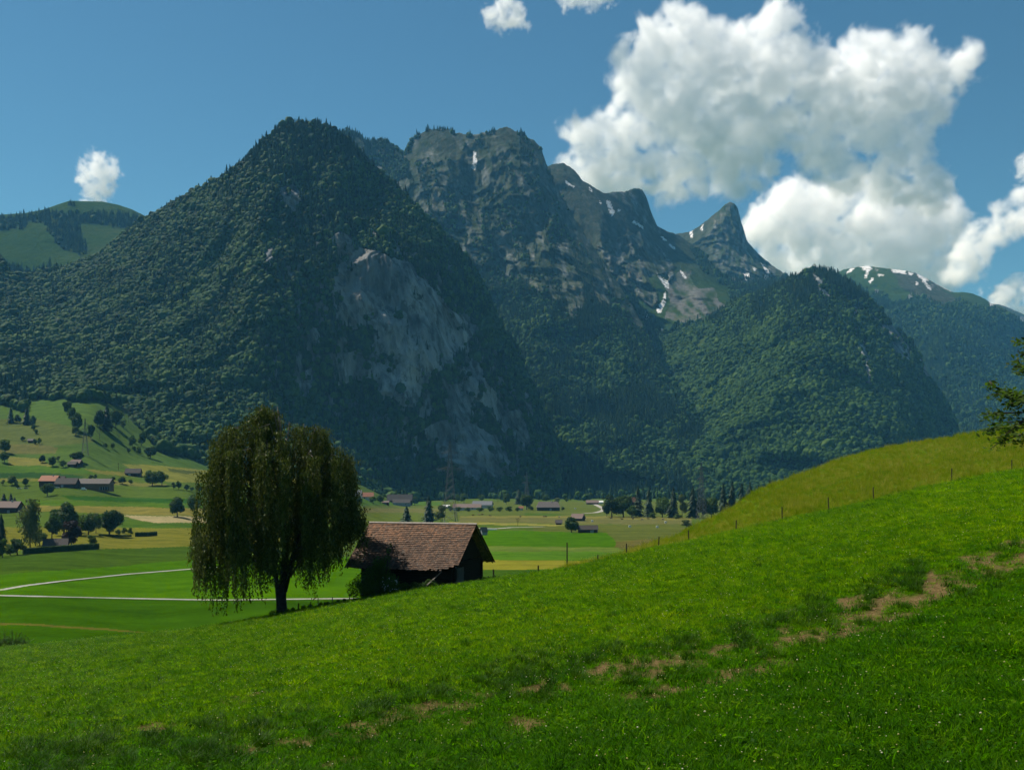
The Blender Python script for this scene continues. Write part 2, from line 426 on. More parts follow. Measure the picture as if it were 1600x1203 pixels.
def mountain(name, crest, base, ctrl, x0, x1, step, masks, rib=(260, 700, 45), rough=(60, 14), crestj=1.5, seed=0, back=.85, nrow=None):
    cols = np.arange(x0, x1 + step, step, dtype=float)
    cr = curve(crest)(cols); ba = curve(base)(cols)
    cr = cr + crestj * fbm(np.stack([cols / 10., 0 * cols, 0 * cols + seed], -1), 4, seed, ridged=True, gain=.75)
    ba = np.maximum(ba, cr + 4)
    R = nrow or int((ba - cr).max() / step)
    t = np.linspace(0, 1, R)[:, None]
    py = cr[None] + (ba - cr)[None] * t; px = np.broadcast_to(cols, py.shape)
    f = inv_D(ctrl); D = f(px, py)
    P0 = unproj(px, py, D)
    m = masks(px, py, P0)
    rk = m.get('rough', np.zeros_like(px))
    q = P0.copy()
    w = np.clip(t * 6, 0, 1) ** .7 * np.clip((1 - t) * 8, 0, 1)
    d = rib[2] * fbm(np.stack([q[..., 0] / rib[0], q[..., 1] / rib[0], q[..., 2] / rib[1]], -1), 3, seed + 3, ridged=True)
    d += (rough[1] * (.3 + rk)) * fbm(np.stack([q[..., 0] / rough[0] + q[..., 2] / (rough[0] * 7), q[..., 1] / rough[0], q[..., 2] / (rough[0] * 5.5)], -1), 5, seed + 8, ridged=True, gain=.6)
    D2 = D - d * w
    P = unproj(px, py, D2)
    nb = 16; k = np.arange(1, nb + 1)[:, None] ** 1.35
    stepd = (P[0, :, 1].mean()) / 60.
    bz = P[0, :, 2][None] - k * stepd * back * (1 + .25 * N2(cols[None], k * 40, 60, 2, seed))
    bD = P[0, :, 1][None] + k * stepd
    bz = np.maximum(bz, -120)
    B = np.stack([P[0, :, 0][None] / P[0, :, 1][None] * bD, bD, bz], -1)[::-1]
    sk = P[-1:].copy(); sk[..., 2] -= 90; sk[..., 1] += 10
    full = np.concatenate([B, P, sk])
    at_ = {}
    for key in ('rock', 'snow', 'grass', 'alp', 'scree'):
        a = m.get(key, np.zeros_like(px)); at_[key] = np.concatenate([np.repeat(a[:1], nb, 0), a, a[-1:]])
    o = grid_obj(name, full, MAT_MTN, attrs=at_, flip=True); tag(o, kind='structure')
    # the visible face and one strip behind the crest carry the trees
    face = np.concatenate([B[-1:], P]); g = lambda a: np.concatenate([a[:1], a])
    return dict(P=face, px=g(px), py=g(py), m={k_: g(v) for k_, v in m.items()}, D=D2)

def soft(px, py, polys, seed, amp=6, sc_=14):
    wx = px + amp * N2(px, py, sc_, 3, seed); wy = py + amp * N2(px, py, sc_, 3, seed + 50)
    r = np.zeros(px.shape)
    for p in polys: r = np.maximum(r, inpoly(wx, wy, p))
    return r

FACES = {}
SNOW = [[(739, 236), (744, 239), (746, 256), (742, 266), (736, 262), (740, 251)],
        [(948, 313), (953, 315), (960, 332), (957, 339), (950, 326)], [(989, 344), (1006, 354), (1005, 358), (988, 348)],
        [(884, 283), (897, 292), (895, 294), (884, 286)], [(921, 292), (926, 296), (924, 300), (921, 297)], [(936, 313), (941, 319), (938, 320)], [(965, 325), (971, 329), (966, 331)],
        [(1045, 380), (1056, 387), (1054, 390), (1044, 383)], [(1033, 368), (1042, 375), (1040, 377), (1032, 371)],
        [(1024, 426), (1045, 441), (1045, 453), (1038, 447), (1030, 434)], [(1040, 453), (1041, 470), (1033, 489), (1027, 489), (1025, 483), (1035, 470)],
        [(1008, 485), (1017, 500), (1016, 503), (1010, 502)], [(1062, 422), (1067, 425), (1073, 435), (1069, 435)], [(1012, 545), (1032, 556), (1031, 560), (1023, 559)],
        [(1031, 512), (1042, 519), (1039, 522)]]

# --- far left meadow dome
def m_dome(px, py, P):
    band = soft(px, py, [[(-300, 336), (0, 340), (50, 338), (76, 331), (90, 331), (105, 334), (150, 331), (185, 335), (215, 341), (240, 350), (240, 362), (190, 358), (150, 350), (122, 350), (131, 375), (138, 398), (112, 396),
                          (90, 385), (72, 352), (50, 345), (35, 358), (0, 358), (-300, 370)], [(107, 318), (118, 318), (118, 322), (107, 322)]], 1, 3, 10)
    low = soft(px, py, [[(-300, 415), (0, 412), (60, 425), (130, 415), (240, 380), (240, 560), (-300, 560)]], 2)
    fo = np.maximum(band, low)
    return dict(grass=.95 - fo * .7, forest=fo)
FACES['dome'] = mountain('hill', [(-300, 352), (-150, 345), (-60, 339), (0, 336), (40, 333), (70, 327), (92, 319), (108, 314), (160, 315), (185, 320), (205, 327), (222, 335), (245, 350), (330, 420)],
    [(-300, 480), (330, 480)], [(-300, 350, 3900), (0, 333, 3800), (110, 313, 3850), (240, 345, 3800), (330, 420, 3600), (-300, 480, 2900), (330, 480, 2900), (100, 400, 3320), (0, 350, 3650), (160, 350, 3640)],
    -300, 330, 2.0, m_dome, rib=(300, 400, 14), rough=(50, 5), crestj=.4, seed=11)

# --- the pyramid with the shaded cliff
CLIFF = [[(536, 398), (560, 385), (600, 396), (640, 409), (650, 432), (690, 463), (700, 480), (747, 510), (742, 530), (728, 540), (705, 575), (684, 580), (662, 604), (652, 636), (621, 634), (596, 621), (588, 590),
          (577, 545), (588, 517), (552, 512), (526, 497), (517, 457)],
         [(513, 372), (535, 360), (556, 378), (540, 388), (515, 384)],
         [(716, 605), (735, 560), (752, 570), (772, 605), (790, 640), (811, 637), (820, 660), (826, 690), (818, 705), (800, 690), (770, 655), (750, 620)],
         [(814, 602), (826, 612), (833, 653), (823, 655), (818, 630)],
         [(659, 672), (690, 660), (716, 650), (773, 684), (790, 712), (815, 744), (747, 750), (705, 738), (684, 716)],
         [(690, 590), (720, 600), (745, 650), (730, 680), (700, 640)],
         [(520, 558), (552, 545), (588, 552), (590, 592), (560, 600), (533, 604)],
         [(460, 592), (486, 577), (487, 602), (480, 642), (470, 610)],
         [(440, 292), (462, 288), (478, 300), (470, 320), (452, 338), (442, 330)],
         [(418, 400), (432, 385), (428, 410), (416, 425)]]
def m_pyr(px, py, P):
    n = N2(px, py, 16, 4, 21); streak = fbm(np.stack([px / 9, py / 38, 0 * px], -1), 3, 77)
    rock = soft(px, py, CLIFF, 5, 9, 22)
    veg = (n + .35 * streak > .30)
    rock = rock * np.where(veg, .25, 1)
    shade_side = inpoly(px, py, [(460, 330), (560, 330), (700, 400), (900, 760), (600, 790), (430, 700), (395, 560), (410, 430)])
    ledges = shade_side & (n + .6 * streak > .42)
    rock = np.maximum(rock, ledges * .75)
    low_ = inpoly(px, py, [(440, 420), (560, 360), (650, 400), (760, 520), (840, 640), (860, 740), (700, 770), (560, 660), (450, 640)])
    rock = np.maximum(rock, low_ * np.clip(.30 + .9 * streak + .5 * n, 0, .62))
    return dict(rock=rock, rough=np.maximum(rock, shade_side * .5), forest=np.clip(1.15 - rock * 1.5, 0, 1), shade=shade_side * 1.0)
FACES['pyramid'] = mountain('mountain', [(-300, 385), (-100, 405), (0, 404), (8, 412), (14, 428), (50, 432), (95, 422), (150, 403), (200, 362), (240, 338), (290, 308), (340, 284), (375, 259), (395, 238), (430, 208), (452, 194),
     (490, 193), (520, 205), (545, 220), (560, 238), (590, 268), (625, 298), (660, 334), (700, 374), (730, 404), (755, 444), (775, 494), (800, 534), (820, 579), (840, 624), (858, 664), (868, 702), (873, 745), (880, 790)],
    [(-300, 660), (0, 665), (200, 668), (235, 710), (255, 730), (320, 745), (480, 762), (545, 775), (600, 790), (880, 795)],
    [(490, 193, 2350), (430, 208, 2330), (240, 338, 2480), (95, 422, 2600), (0, 404, 2450), (-300, 385, 2500), (-300, 660, 1500), (430, 310, 2130), (405, 450, 1950), (398, 560, 1830), (400, 650, 1720), (300, 450, 2150),
     (200, 550, 1920), (100, 600, 1760), (0, 645, 1530), (200, 650, 1580), (300, 700, 1520), (300, 560, 1890), (150, 450, 2320), (0, 500, 2150), (330, 745, 1440), (540, 400, 2090), (600, 395, 2070), (600, 450, 2050), (600, 600, 1985),
     (700, 500, 2115), (640, 420, 2095), (650, 640, 1965), (750, 700, 2010), (850, 740, 2090), (880, 790, 2050), (600, 760, 1780), (480, 700, 1720), (470, 745, 1500), (545, 770, 1530), (700, 775, 1850), (620, 790, 1680), (660, 334, 2330), (755, 444, 2350), (820, 579, 2280),
     (868, 702, 2190), (540, 215, 2360), (500, 280, 2230), (600, 330, 2240)],
    -300, 880, 1.6, m_pyr, rib=(150, 560, 55), rough=(40, 20), crestj=1.2, seed=23)

# --- the long rock wall behind it
def m_wall(px, py, P):
    n = N2(px, py, 18, 4, 31); line = curve([(500, 300), (600, 330), (650, 345), (700, 395), (760, 430), (830, 455), (880, 490), (930, 470), (965, 480), (1000, 515), (1030, 560), (1300, 560)])(px) + 28 * N2(px, py, 45, 3, 8)
    fo = np.clip((py - line) / 16 + .5, 0, 1)
    streak = fbm(np.stack([(px - .25 * py) / 10, py / 45, 0 * px], -1), 3, 78)
    ledge = (.45 * n + 1.0 * streak > .02) * 1.0
    rock = (1 - fo) * (1 - .8 * ledge)
    rock = np.maximum(rock, .7 * soft(px, py, [[(1015, 500), (1030, 520), (1040, 560), (1025, 560)]], 4))
    alp = soft(px, py, [[(655, 206), (700, 203), (712, 220), (728, 250), (735, 275), (715, 262), (690, 240), (668, 226)], [(775, 200), (795, 194), (812, 208), (800, 220), (780, 225)],
                        [(735, 265), (748, 250), (745, 300), (752, 350), (740, 320)]], 9, 5)
    rim = (py - py[:1] < 5) & (px < 845) & (N2(px, 0 * py, 12, 2, 35) > -.15)
    left = inpoly(px, py, [(500, 150), (632, 235), (650, 330), (500, 330)])
    fo = np.maximum(fo, left * (n > -.15) * .9)
    return dict(rock=rock * (1 - alp) * np.clip(.27 + .42 * fbm(np.stack([(px - .22 * py) / 5, py / 16, 0 * px], -1), 3, 79), .04, .9), alp=np.maximum(alp * .8, (1 - fo) * ledge * .3), rough=1 - fo * .6, snow=soft(px, py, SNOW[:1], 2, .8, 3), forest=np.clip(fo + (1 - fo) * ledge * .13 - alp + rim * .6, 0, 1))
FACES['wall'] = mountain('mountain', [(500, 215), (520, 206), (545, 203), (562, 210), (572, 219), (595, 217), (615, 226), (627, 239), (632, 240), (640, 223), (652, 209), (665, 203), (690, 200), (705, 202), (712, 206), (730, 210), (745, 208), (760, 206), (775, 203), (790, 197), (800, 200), (812, 207), (822, 213), (834, 218),
     (845, 230), (853, 254), (870, 292), (900, 345), (940, 405), (975, 455), (1005, 505), (1016, 540), (1045, 590), (1090, 650), (1140, 710), (1200, 760)],
    [(500, 780), (1260, 782)],
    [(500, 215, 3900), (630, 240, 3850), (705, 202, 3880), (790, 197, 3850), (853, 254, 3720), (900, 345, 3560), (940, 405, 3460), (1005, 505, 3180), (1045, 590, 2850), (1140, 710, 2350), (700, 400, 3320), (800, 400, 3350), (740, 300, 3640), (800, 300, 3560), (680, 300, 3560),
     (900, 450, 3200), (800, 520, 2900), (900, 560, 2800), (980, 560, 2900), (1000, 640, 2550), (880, 700, 2350), (880, 782, 2030), (1000, 705, 2330), (1000, 782, 2030), (1220, 782, 2060), (600, 782, 2400), (520, 400, 3500)],
    500, 1260, 1.6, m_wall, rib=(190, 900, 85), rough=(58, 30), crestj=3.6, seed=37)

# --- grassy ridge, scree and combe behind the wall
def m_ridge(px, py, P):
    n = N2(px, py, 15, 4, 41)
    rock = soft(px, py, [[(940, 290), (985, 293), (1003, 290), (1014, 305), (1024, 340), (1035, 372), (1010, 350), (985, 330), (960, 310)], [(930, 380), (1000, 360), (1060, 420), (1020, 480), (960, 440)]], 6) * (n < .2)
    scree = soft(px, py, [[(1040, 455), (1060, 430), (1075, 428), (1110, 455), (1140, 480), (1110, 500), (1060, 500), (1036, 500)]], 7, 16, 26) * np.clip(.6 + 1.3 * N2(px - .6 * py, py, 9, 3, 17), 0, 1)
    fo = np.clip((py - curve([(840, 300), (1040, 520), (1060, 500), (1150, 490), (1300, 470)])(px)) / 14 - .1 + .8 * n, 0, 1)
    spur = soft(px, py, [[(1075, 385), (1100, 398), (1150, 445), (1240, 440), (1240, 470), (1150, 470), (1105, 440)]], 8, 5) * (n > -.25)
    clear = soft(px, py, [[(1085, 540), (1105, 522), (1108, 535), (1092, 552)], [(1040, 395), (1060, 400), (1140, 450), (1135, 462), (1075, 425)]], 12, 4)
    fo = np.maximum(fo, spur) * (1 - scree) * (1 - clear)
    alp = np.clip(1 - (py - 360) / 90, 0, 1)
    fine = fbm(np.stack([(px - .3 * py) / 5, py / 15, 0 * px], -1), 3, 80)
    return dict(rock=rock * np.clip(.28 + .75 * fine, .04, .8), scree=scree * .9, alp=alp * (1 - rock) * .9, grass=np.clip(1 - rock - alp * .6, 0, 1) * .9, snow=soft(px, py, SNOW[1:], 3, 1.0, 3) * (1 - 0 * rock), rough=rock, forest=np.clip(fo - rock, 0, 1))
FACES['ridge'] = mountain('mountain', [(830, 275), (845, 266), (860, 257), (880, 254), (895, 263), (910, 281), (930, 294), (945, 301), (958, 299), (970, 299), (985, 296), (996, 293), (1004, 296), (1010, 307), (1018, 332), (1027, 352), (1045, 362), (1060, 366), (1080, 380), (1100, 397), (1125, 426), (1150, 441), (1180, 441), (1235, 434), (1270, 450)],
    [(830, 600), (1000, 700), (1270, 720)],
    [(830, 275, 4250), (880, 254, 4300), (1000, 293, 4400), (1018, 332, 4350), (1060, 366, 4500), (1150, 441, 4250), (1250, 438, 4200), (950, 400, 3900), (1030, 440, 3860), (1050, 500, 3560), (1100, 460, 3800), (1150, 490, 3600), (1050, 560, 3200), (1120, 540, 3250),
     (1050, 640, 2900), (1200, 600, 3000), (1100, 700, 2700), (830, 600, 3300), (1270, 720, 2700)],
    830, 1270, 1.6, m_ridge, rib=(230, 520, 60), rough=(60, 36), crestj=2.4, seed=43)

# --- the horn
def m_horn(px, py, P):
    n = N2(px, py, 12, 4, 51)
    lft = np.clip((curve([(313, 1128), (360, 1105), (420, 1120), (480, 1150)])(py) - px) / 10 + .5 + n, 0, 1)
    snow = soft(px, py, [[(1077, 361), (1082, 361), (1083, 372), (1079, 371)], [(1095, 352), (1099, 352), (1098, 361), (1095, 360)], [(1160, 426), (1166, 428), (1172, 426), (1171, 433), (1165, 432), (1168, 441), (1163, 436)],
                         [(1188, 410), (1201, 422), (1202, 428), (1198, 440), (1194, 434), (1197, 426)], [(1176, 417), (1183, 420), (1178, 424)]], 5, .8, 3)
    return dict(rock=(1 - lft) * np.clip(.25 + .75 * fbm(np.stack([(px + .1 * py) / 4, py / 14, 0 * px], -1), 3, 81), .05, .9), alp=lft * .75, grass=.4 + 0 * px, snow=snow, rough=1 - lft * .7, forest=np.clip((py - 432) / 6 + n, 0, 1))
FACES['horn'] = mountain('mountain', [(1030, 372), (1045, 366), (1060, 365), (1080, 361), (1095, 351), (1110, 340), (1125, 327), (1133, 319), (1140, 315), (1147, 317), (1153, 325), (1158, 346), (1163, 361), (1167, 376), (1178, 389), (1190, 401), (1205, 413), (1220, 423), (1235, 432), (1270, 455)],
    [(1030, 480), (1270, 500)],
    [(1030, 372, 5300), (1060, 365, 5300), (1140, 313, 5350), (1163, 361, 5280), (1190, 401, 5200), (1235, 432, 5050), (1140, 380, 5080), (1120, 420, 4820), (1180, 440, 4780), (1060, 420, 4900), (1030, 480, 4650), (1270, 500, 4600), (1150, 480, 4600)],
    1030, 1270, 1.3, m_horn, rib=(130, 800, 60), rough=(55, 34), crestj=1.8, seed=53)

# --- wooded hill at middle right
def m_hill(px, py, P):
    n = N2(px, py, 14, 4, 61)
    rock = soft(px, py, [[(1328, 474), (1340, 480), (1348, 520), (1352, 545), (1360, 580), (1363, 602), (1354, 600), (1347, 560), (1338, 530)], [(1374, 500), (1395, 508), (1424, 545), (1418, 568), (1406, 567), (1390, 530)],
                         [(1426, 540), (1440, 555), (1450, 575), (1455, 596), (1446, 592), (1436, 570)], [(1355, 485), (1375, 495), (1385, 525), (1370, 520)], [(1268, 425), (1290, 440), (1300, 470), (1285, 465)]], 14, 6, 12)
    rock = rock * np.where(n > .22, .2, 1)
    clear = soft(px, py, [[(1086, 540), (1105, 521), (1108, 532), (1092, 553)]], 3, 3)
    return dict(rock=rock, grass=clear, rough=rock, forest=np.clip(1 - rock * 1.3 - clear, 0, 1))
FACES['hill'] = mountain('hill', [(1000, 590), (1040, 535), (1060, 520), (1100, 502), (1130, 483), (1150, 470), (1180, 459), (1200, 452), (1235, 436), (1258, 425), (1272, 421), (1285, 421), (1305, 428), (1330, 444), (1360, 469), (1390, 504), (1420, 534), (1440, 559), (1455, 594), (1475, 624), (1490, 654), (1500, 684), (1520, 790)],
    [(1000, 640), (1080, 782), (1520, 800)],
    [(1272, 421, 3100), (1200, 452, 3180), (1150, 470, 3300), (1060, 520, 3300), (1000, 590, 3050), (1330, 444, 3080), (1440, 559, 3000), (1490, 654, 2900), (1520, 790, 2600), (1280, 550, 2640), (1220, 560, 2700), (1200, 620, 2500), (1150, 700, 2300), (1300, 700, 2250),
     (1250, 640, 2430), (1400, 650, 2480), (1360, 560, 2720), (1400, 550, 2820), (1080, 640, 2700), (1080, 782, 2020), (1300, 790, 1980), (1450, 790, 2250), (1100, 560, 3000)],
    1000, 1520, 1.6, m_hill, rib=(210, 600, 80), rough=(45, 16), crestj=1.2, seed=67)

# --- long mountain with snow at far right, and the last one behind it
ESNOW = [[(1352, 413), (1357, 414), (1363, 420), (1358, 425), (1354, 436), (1350, 433), (1354, 424), (1343, 417)], [(1322, 426), (1328, 420), (1336, 418), (1333, 423), (1324, 427)], [(1390, 420), (1414, 422), (1417, 428), (1396, 426)],
         [(1430, 426), (1438, 428), (1452, 438), (1446, 439), (1456, 453), (1451, 453), (1440, 437)], [(1429, 438), (1437, 444), (1432, 446)], [(1455, 435), (1488, 453), (1487, 457), (1472, 449), (1454, 438)], [(1370, 427), (1381, 430), (1374, 432)],
         [(1357, 440), (1364, 433), (1366, 436), (1359, 443)], [(1547, 472), (1552, 476), (1546, 478)], [(1419, 425), (1427, 427), (1424, 430), (1418, 428)], [(1455, 466), (1458, 472), (1452, 471)]]
def m_long(px, py, P):
    n = N2(px, py, 16, 4, 71)
    line = curve([(1200, 440), (1330, 440), (1352, 455), (1400, 470), (1430, 462), (1480, 480), (1500, 470), (1600, 500), (1800, 620)])(px)
    fo = np.clip((py - line) / 8 + .4 + 1.0 * n, 0, 1)
    past = soft(px, py, [[(1345, 433), (1380, 445), (1406, 454), (1430, 466), (1405, 475), (1375, 456)]], 4, 4)
    fo = fo * (1 - past)
    alp = soft(px, py, [[(1390, 422), (1440, 428), (1500, 470), (1480, 490), (1440, 470), (1400, 440)]], 6, 5)
    return dict(grass=1 - alp, alp=alp * .8, snow=soft(px, py, ESNOW, 7, 1.0, 3), forest=fo, rough=1 - fo, rock=((n > .35) & (fo < .5)) * .7)
FACES['long'] = mountain('mountain', [(1200, 470), (1270, 445), (1300, 428), (1318, 421), (1335, 418), (1355, 415), (1385, 419), (1410, 422), (1430, 426), (1450, 436), (1470, 447), (1490, 457), (1505, 456), (1520, 458), (1535, 465), (1550, 474), (1570, 482), (1585, 492), (1600, 505), (1700, 570), (1850, 640)],
    [(1200, 600), (1500, 740), (1850, 760)],
    [(1200, 470, 5400), (1355, 415, 5500), (1430, 426, 5400), (1490, 457, 5200), (1550, 474, 5150), (1600, 505, 5200), (1850, 640, 4800), (1400, 550, 4300), (1470, 510, 4500), (1530, 540, 4450), (1600, 640, 3800), (1600, 560, 4750), (1660, 620, 4300), (1500, 650, 3700),
     (1500, 740, 3100), (1850, 760, 3300), (1300, 600, 4000), (1200, 600, 4200)],
    1200, 1850, 2.0, m_long, rib=(420, 800, 80), rough=(90, 28), crestj=1.2, seed=79)
def m_last(px, py, P):
    n = N2(px, py, 10, 4, 81); return dict(rock=(n > 0) * .9, alp=.6 + 0 * px, grass=.5 + 0 * px, rough=1 + 0 * px)
FACES['last'] = mountain('mountain', [(1480, 490), (1520, 477), (1540, 474), (1560, 475), (1575, 480), (1600, 491), (1700, 530), (1850, 560)], [(1480, 600), (1850, 650)],
    [(1480, 490, 7300), (1560, 475, 7300), (1700, 530, 7300), (1850, 560, 7200), (1480, 600, 6200), (1850, 650, 6200)], 1480, 1850, 2.5, m_last, rib=(300, 500, 50), rough=(80, 20), crestj=1., seed=83)
# ------------------------------------------------------------------ foliage shapes
LEAF_D = [(0.1, (.006, .022, .004)), (.35, (.020, .052, .009)), (.6, (.042, .088, .015)), (.9, (.094, .148, .028))]
LEAF_C = [(0.1, (.009, .022, .010)), (.5, (.018, .038, .015)), (.9, (.038, .062, .022))]
MAT_DECID = mat_leaf('broadleaf_wood', LEAF_D, .3, tgain=(1.4, 1.5, .8), ns=.008, rnd=.42, spec=.04)
MAT_CONIF = mat_leaf('spruce_wood', LEAF_C, .12, ns=.006, rnd=.6, spec=.0)
MAT_BARK = mat_plain('bark', (.06, .048, .036), (.03, .025, .02), 6, .9, .1, .03)

def quads(C, Nrm, size, rng, asp=1.0):
    """leaf-sized kite faces at C facing Nrm"""
    n = len(C); r = rng.normal(size=(n, 3)); u = np.cross(Nrm, r); u /= np.linalg.norm(u, axis=1)[:, None] + 1e-9; v = np.cross(Nrm, u)
    s = (size * (.7 + .6 * rng.random(n)))[:, None] if np.isscalar(size) else size[:, None]
    V = np.stack([C - u * s * asp, C - v * s * .55, C + u * s * asp, C + v * s * .55], 1).reshape(-1, 3)
    return V, np.arange(4 * n).reshape(n, 4)

def blob_mesh(name, seed, mat, sub=3, amp=.28, fr=2.3, sx=.42, z0=.22, z1=1.0):
    """far broadleaf crown: lumpy, one unit tall"""
    bm = bmesh.new(); bmesh.ops.create_icosphere(bm, subdivisions=sub, radius=1)
    V = np.array([v.co for v in bm.verts]); Fc = np.array([[v.index for v in f.verts] for f in bm.faces]); bm.free()
    d = 1 + amp * fbm(V * fr + seed * 7.1, 3, seed, ridged=False, gain=.6) + .18 * fbm(V * 5.5 + seed, 2, seed + 4)
    V = V * d[:, None]; V[:, 2] = np.where(V[:, 2] < 0, V[:, 2] * .8, V[:, 2])
    V = V * np.array([sx, sx, (z1 - z0) / 2]) + np.array([0, 0, (z0 + z1) / 2 - .03])
    return np_mesh(name, V, Fc, [mat], smooth=True)

def spruce_arrays(seed, tiers=11, per=9, rad=.19):
    rng = np.random.default_rng(seed); V = []; Fc = []
    for i in range(tiers):
        h = .06 + .9 * (i / tiers) ** .95; R = rad * (1 - h) ** .8 * (.85 + .3 * rng.random()) + .012; n = max(5, int(per * (1 - .4 * h)))
        a0 = rng.random() * 6.28
        for j in range(n):
            a = a0 + 6.283 * j / n + rng.normal() * .15; r = R * (.6 + .6 * rng.random()); wd = 6.283 / n * .62
            c, s = math.cos(a), math.sin(a); dz = .09 + .05 * rng.random()
            b = len(V)
            V += [(0, 0, h + dz), (r * .62 * math.cos(a - wd), r * .62 * math.sin(a - wd), h + .01), (r * c, r * s, h - .05), (r * .62 * math.cos(a + wd), r * .62 * math.sin(a + wd), h + .01)]
            Fc.append((b, b + 1, b + 2, b + 3))
    b = len(V); V += [(.006, 0, .9), (-.004, .005, .9), (-.004, -.005, .9), (0, 0, 1.02)]
    Fc += [(b, b + 1, b + 3, b + 3), (b + 1, b + 2, b + 3, b + 3)]
    return np.array(V), np.array(Fc)

def spruce_mesh(name, seed, mat, **k):
    V, Fc = spruce_arrays(seed, **k); me = bpy.data.meshes.new(name)
    me.from_pydata(V.tolist(), [], [list(dict.fromkeys(f)) for f in Fc.tolist()]); me.materials.append(mat); return me

# ------------------------------------------------------------------ scattering of what nobody could count
def scatter(name, pts, scl, rot, idx, protos, label=None, kind='stuff'):
    """one object whose node tree places the prototypes on its points"""
    me = bpy.data.meshes.new(name); n = len(pts); me.vertices.add(n); me.vertices.foreach_set('co', np.asarray(pts, np.float32).ravel())
    set_attr(me, 'tscl', scl, 'FLOAT_VECTOR'); set_attr(me, 'trot', rot, 'FLOAT_VECTOR'); set_attr(me, 'tidx', idx, 'INT')
    o = obj(name, me); tag(o, label, kind=kind)
    g = bpy.data.node_groups.new(name + '_nodes', 'GeometryNodeTree')
    g.interface.new_socket('Geometry', in_out='INPUT', socket_type='NodeSocketGeometry')
    g.interface.new_socket('Geometry', in_out='OUTPUT', socket_type='NodeSocketGeometry')
    L = g.links.new; gi = g.nodes.new('NodeGroupInput'); go = g.nodes.new('NodeGroupOutput')
    cl = bpy.data.collections.new(name + '_shapes')
    order = sorted(range(len(protos)), key=lambda i: i)
    for i, pm in enumerate(protos):
        po = bpy.data.objects.new('%s_shape_%02d' % (name, i), pm); cl.objects.link(po)
    ci = g.nodes.new('GeometryNodeCollectionInfo'); ci.inputs['Collection'].default_value = cl
    ci.inputs['Separate Children'].default_value = True; ci.inputs['Reset Children'].default_value = True
    iop = g.nodes.new('GeometryNodeInstanceOnPoints'); iop.inputs['Pick Instance'].default_value = True
    def na(nm, typ):
        a = g.nodes.new('GeometryNodeInputNamedAttribute'); a.data_type = typ; a.inputs['Name'].default_value = nm
        return a.outputs[0]
    L(gi.outputs[0], iop.inputs['Points']); L(ci.outputs[0], iop.inputs['Instance'])
    L(na('tscl', 'FLOAT_VECTOR'), iop.inputs['Scale']); L(na('trot', 'FLOAT_VECTOR'), iop.inputs['Rotation']); L(na('tidx', 'INT'), iop.inputs['Instance Index'])
    L(iop.outputs[0], go.inputs[0])
    md = o.modifiers.new('placing', 'NODES'); md.node_group = g
    return o

FOREST = [blob_mesh('broadleaf_shape', s, MAT_DECID, 3, .45, 1.9 + .3 * s, .34 + .03 * (s % 3), .08) for s in range(4)] + [spruce_mesh('spruce_shape', 40 + s, MAT_CONIF, rad=.17 + .03 * s) for s in range(3)]

def forest(face, con, spacing, hd, hc, label, seed, keep=None, nmax=40000, wmul=1.0):
    """con(px, py, z) -> share of conifers"""
    rng = np.random.default_rng(seed); P = face['P']; w = face['m']['forest'].copy()
    if keep is not None: w = w * keep(face['px'], face['py'])
    pts, bl = sample_grid(P, w / spacing ** 2, rng, nmax)
    px, py = bl(face['px']), bl(face['py'])
    c = con(px, py, pts[:, 2]); cc = rng.random(len(pts)) < c
    idx = np.where(cc, 4 + rng.integers(0, 3, len(pts)), rng.integers(0, 4, len(pts)))
    sz = np.exp(rng.normal(size=len(pts)) * .30)
    h = np.where(cc, hc, hd) * sz; wd = h * (.85 + .35 * rng.random(len(pts))) * wmul
    pts[:, 2] -= np.where(cc, .04, .16) * h
    rot = np.stack([rng.normal(size=len(pts)) * .05, rng.normal(size=len(pts)) * .05, rng.random(len(pts)) * 6.28], -1)
    return scatter('forest', pts, np.stack([wd, wd, h], -1), rot, idx, FOREST, label)

def cn(lo, hi, nscale=50, seed=1):
    def f(px, py, z): return np.clip(lo + (hi - lo) * (.5 + 1.3 * N2(px, py, nscale, 2, seed)), 0, 1)
    return f
def con_pyr(px, py, z):
    n = N2(px, py, 40, 2, 5)
    top = np.clip((330 - py) / 90, 0, 1); sh = inpoly(px, py, [(470, 300), (560, 300), (700, 380), (900, 760), (600, 770), (430, 700), (395, 560), (410, 430)])
    return np.clip(.12 + .55 * top + .35 * sh + .5 * n + .5 * ((px < 60) & (py > 590)), 0, 1)
forest(FACES['pyramid'], con_pyr, 4.6, 10.0, 14, 'mixed wood covering the steep pyramid mountain', 1, nmax=150000)
forest(FACES['wall'], lambda px, py, z: np.clip(.62 + .9 * N2(px, py, 40, 2, 9) + (740 - py < 0) * .5, 0, 1), 5.6, 10.5, 14.5, 'mixed wood on the lower slopes of the long rock wall', 2, nmax=130000)
forest(FACES['ridge'], cn(.5, .95, 50, 4), 8, 12, 16, 'spruce wood in the combe below the grassy ridge', 3, nmax=25000)
forest(FACES['horn'], cn(.9, 1.), 11, 12, 15, 'dark spruce belt below the pointed horn', 4, nmax=6000)
forest(FACES['hill'], lambda px, py, z: np.clip(.42 + .9 * N2(px, py, 35, 2, 12) + (490 - py) / 90., 0, 1), 5.5, 10.5, 14.5, 'mixed wood covering the rounded hill at the right', 5, nmax=130000)
forest(FACES['long'], cn(.5, .95, 60, 6), 10, 14, 18, 'hazy wood on the long snow-flecked mountain', 6, nmax=35000)
forest(FACES['dome'], cn(.85, 1., 40, 7), 9, 14, 17, 'dark spruce belts on the far meadow hill', 7, nmax=9000)

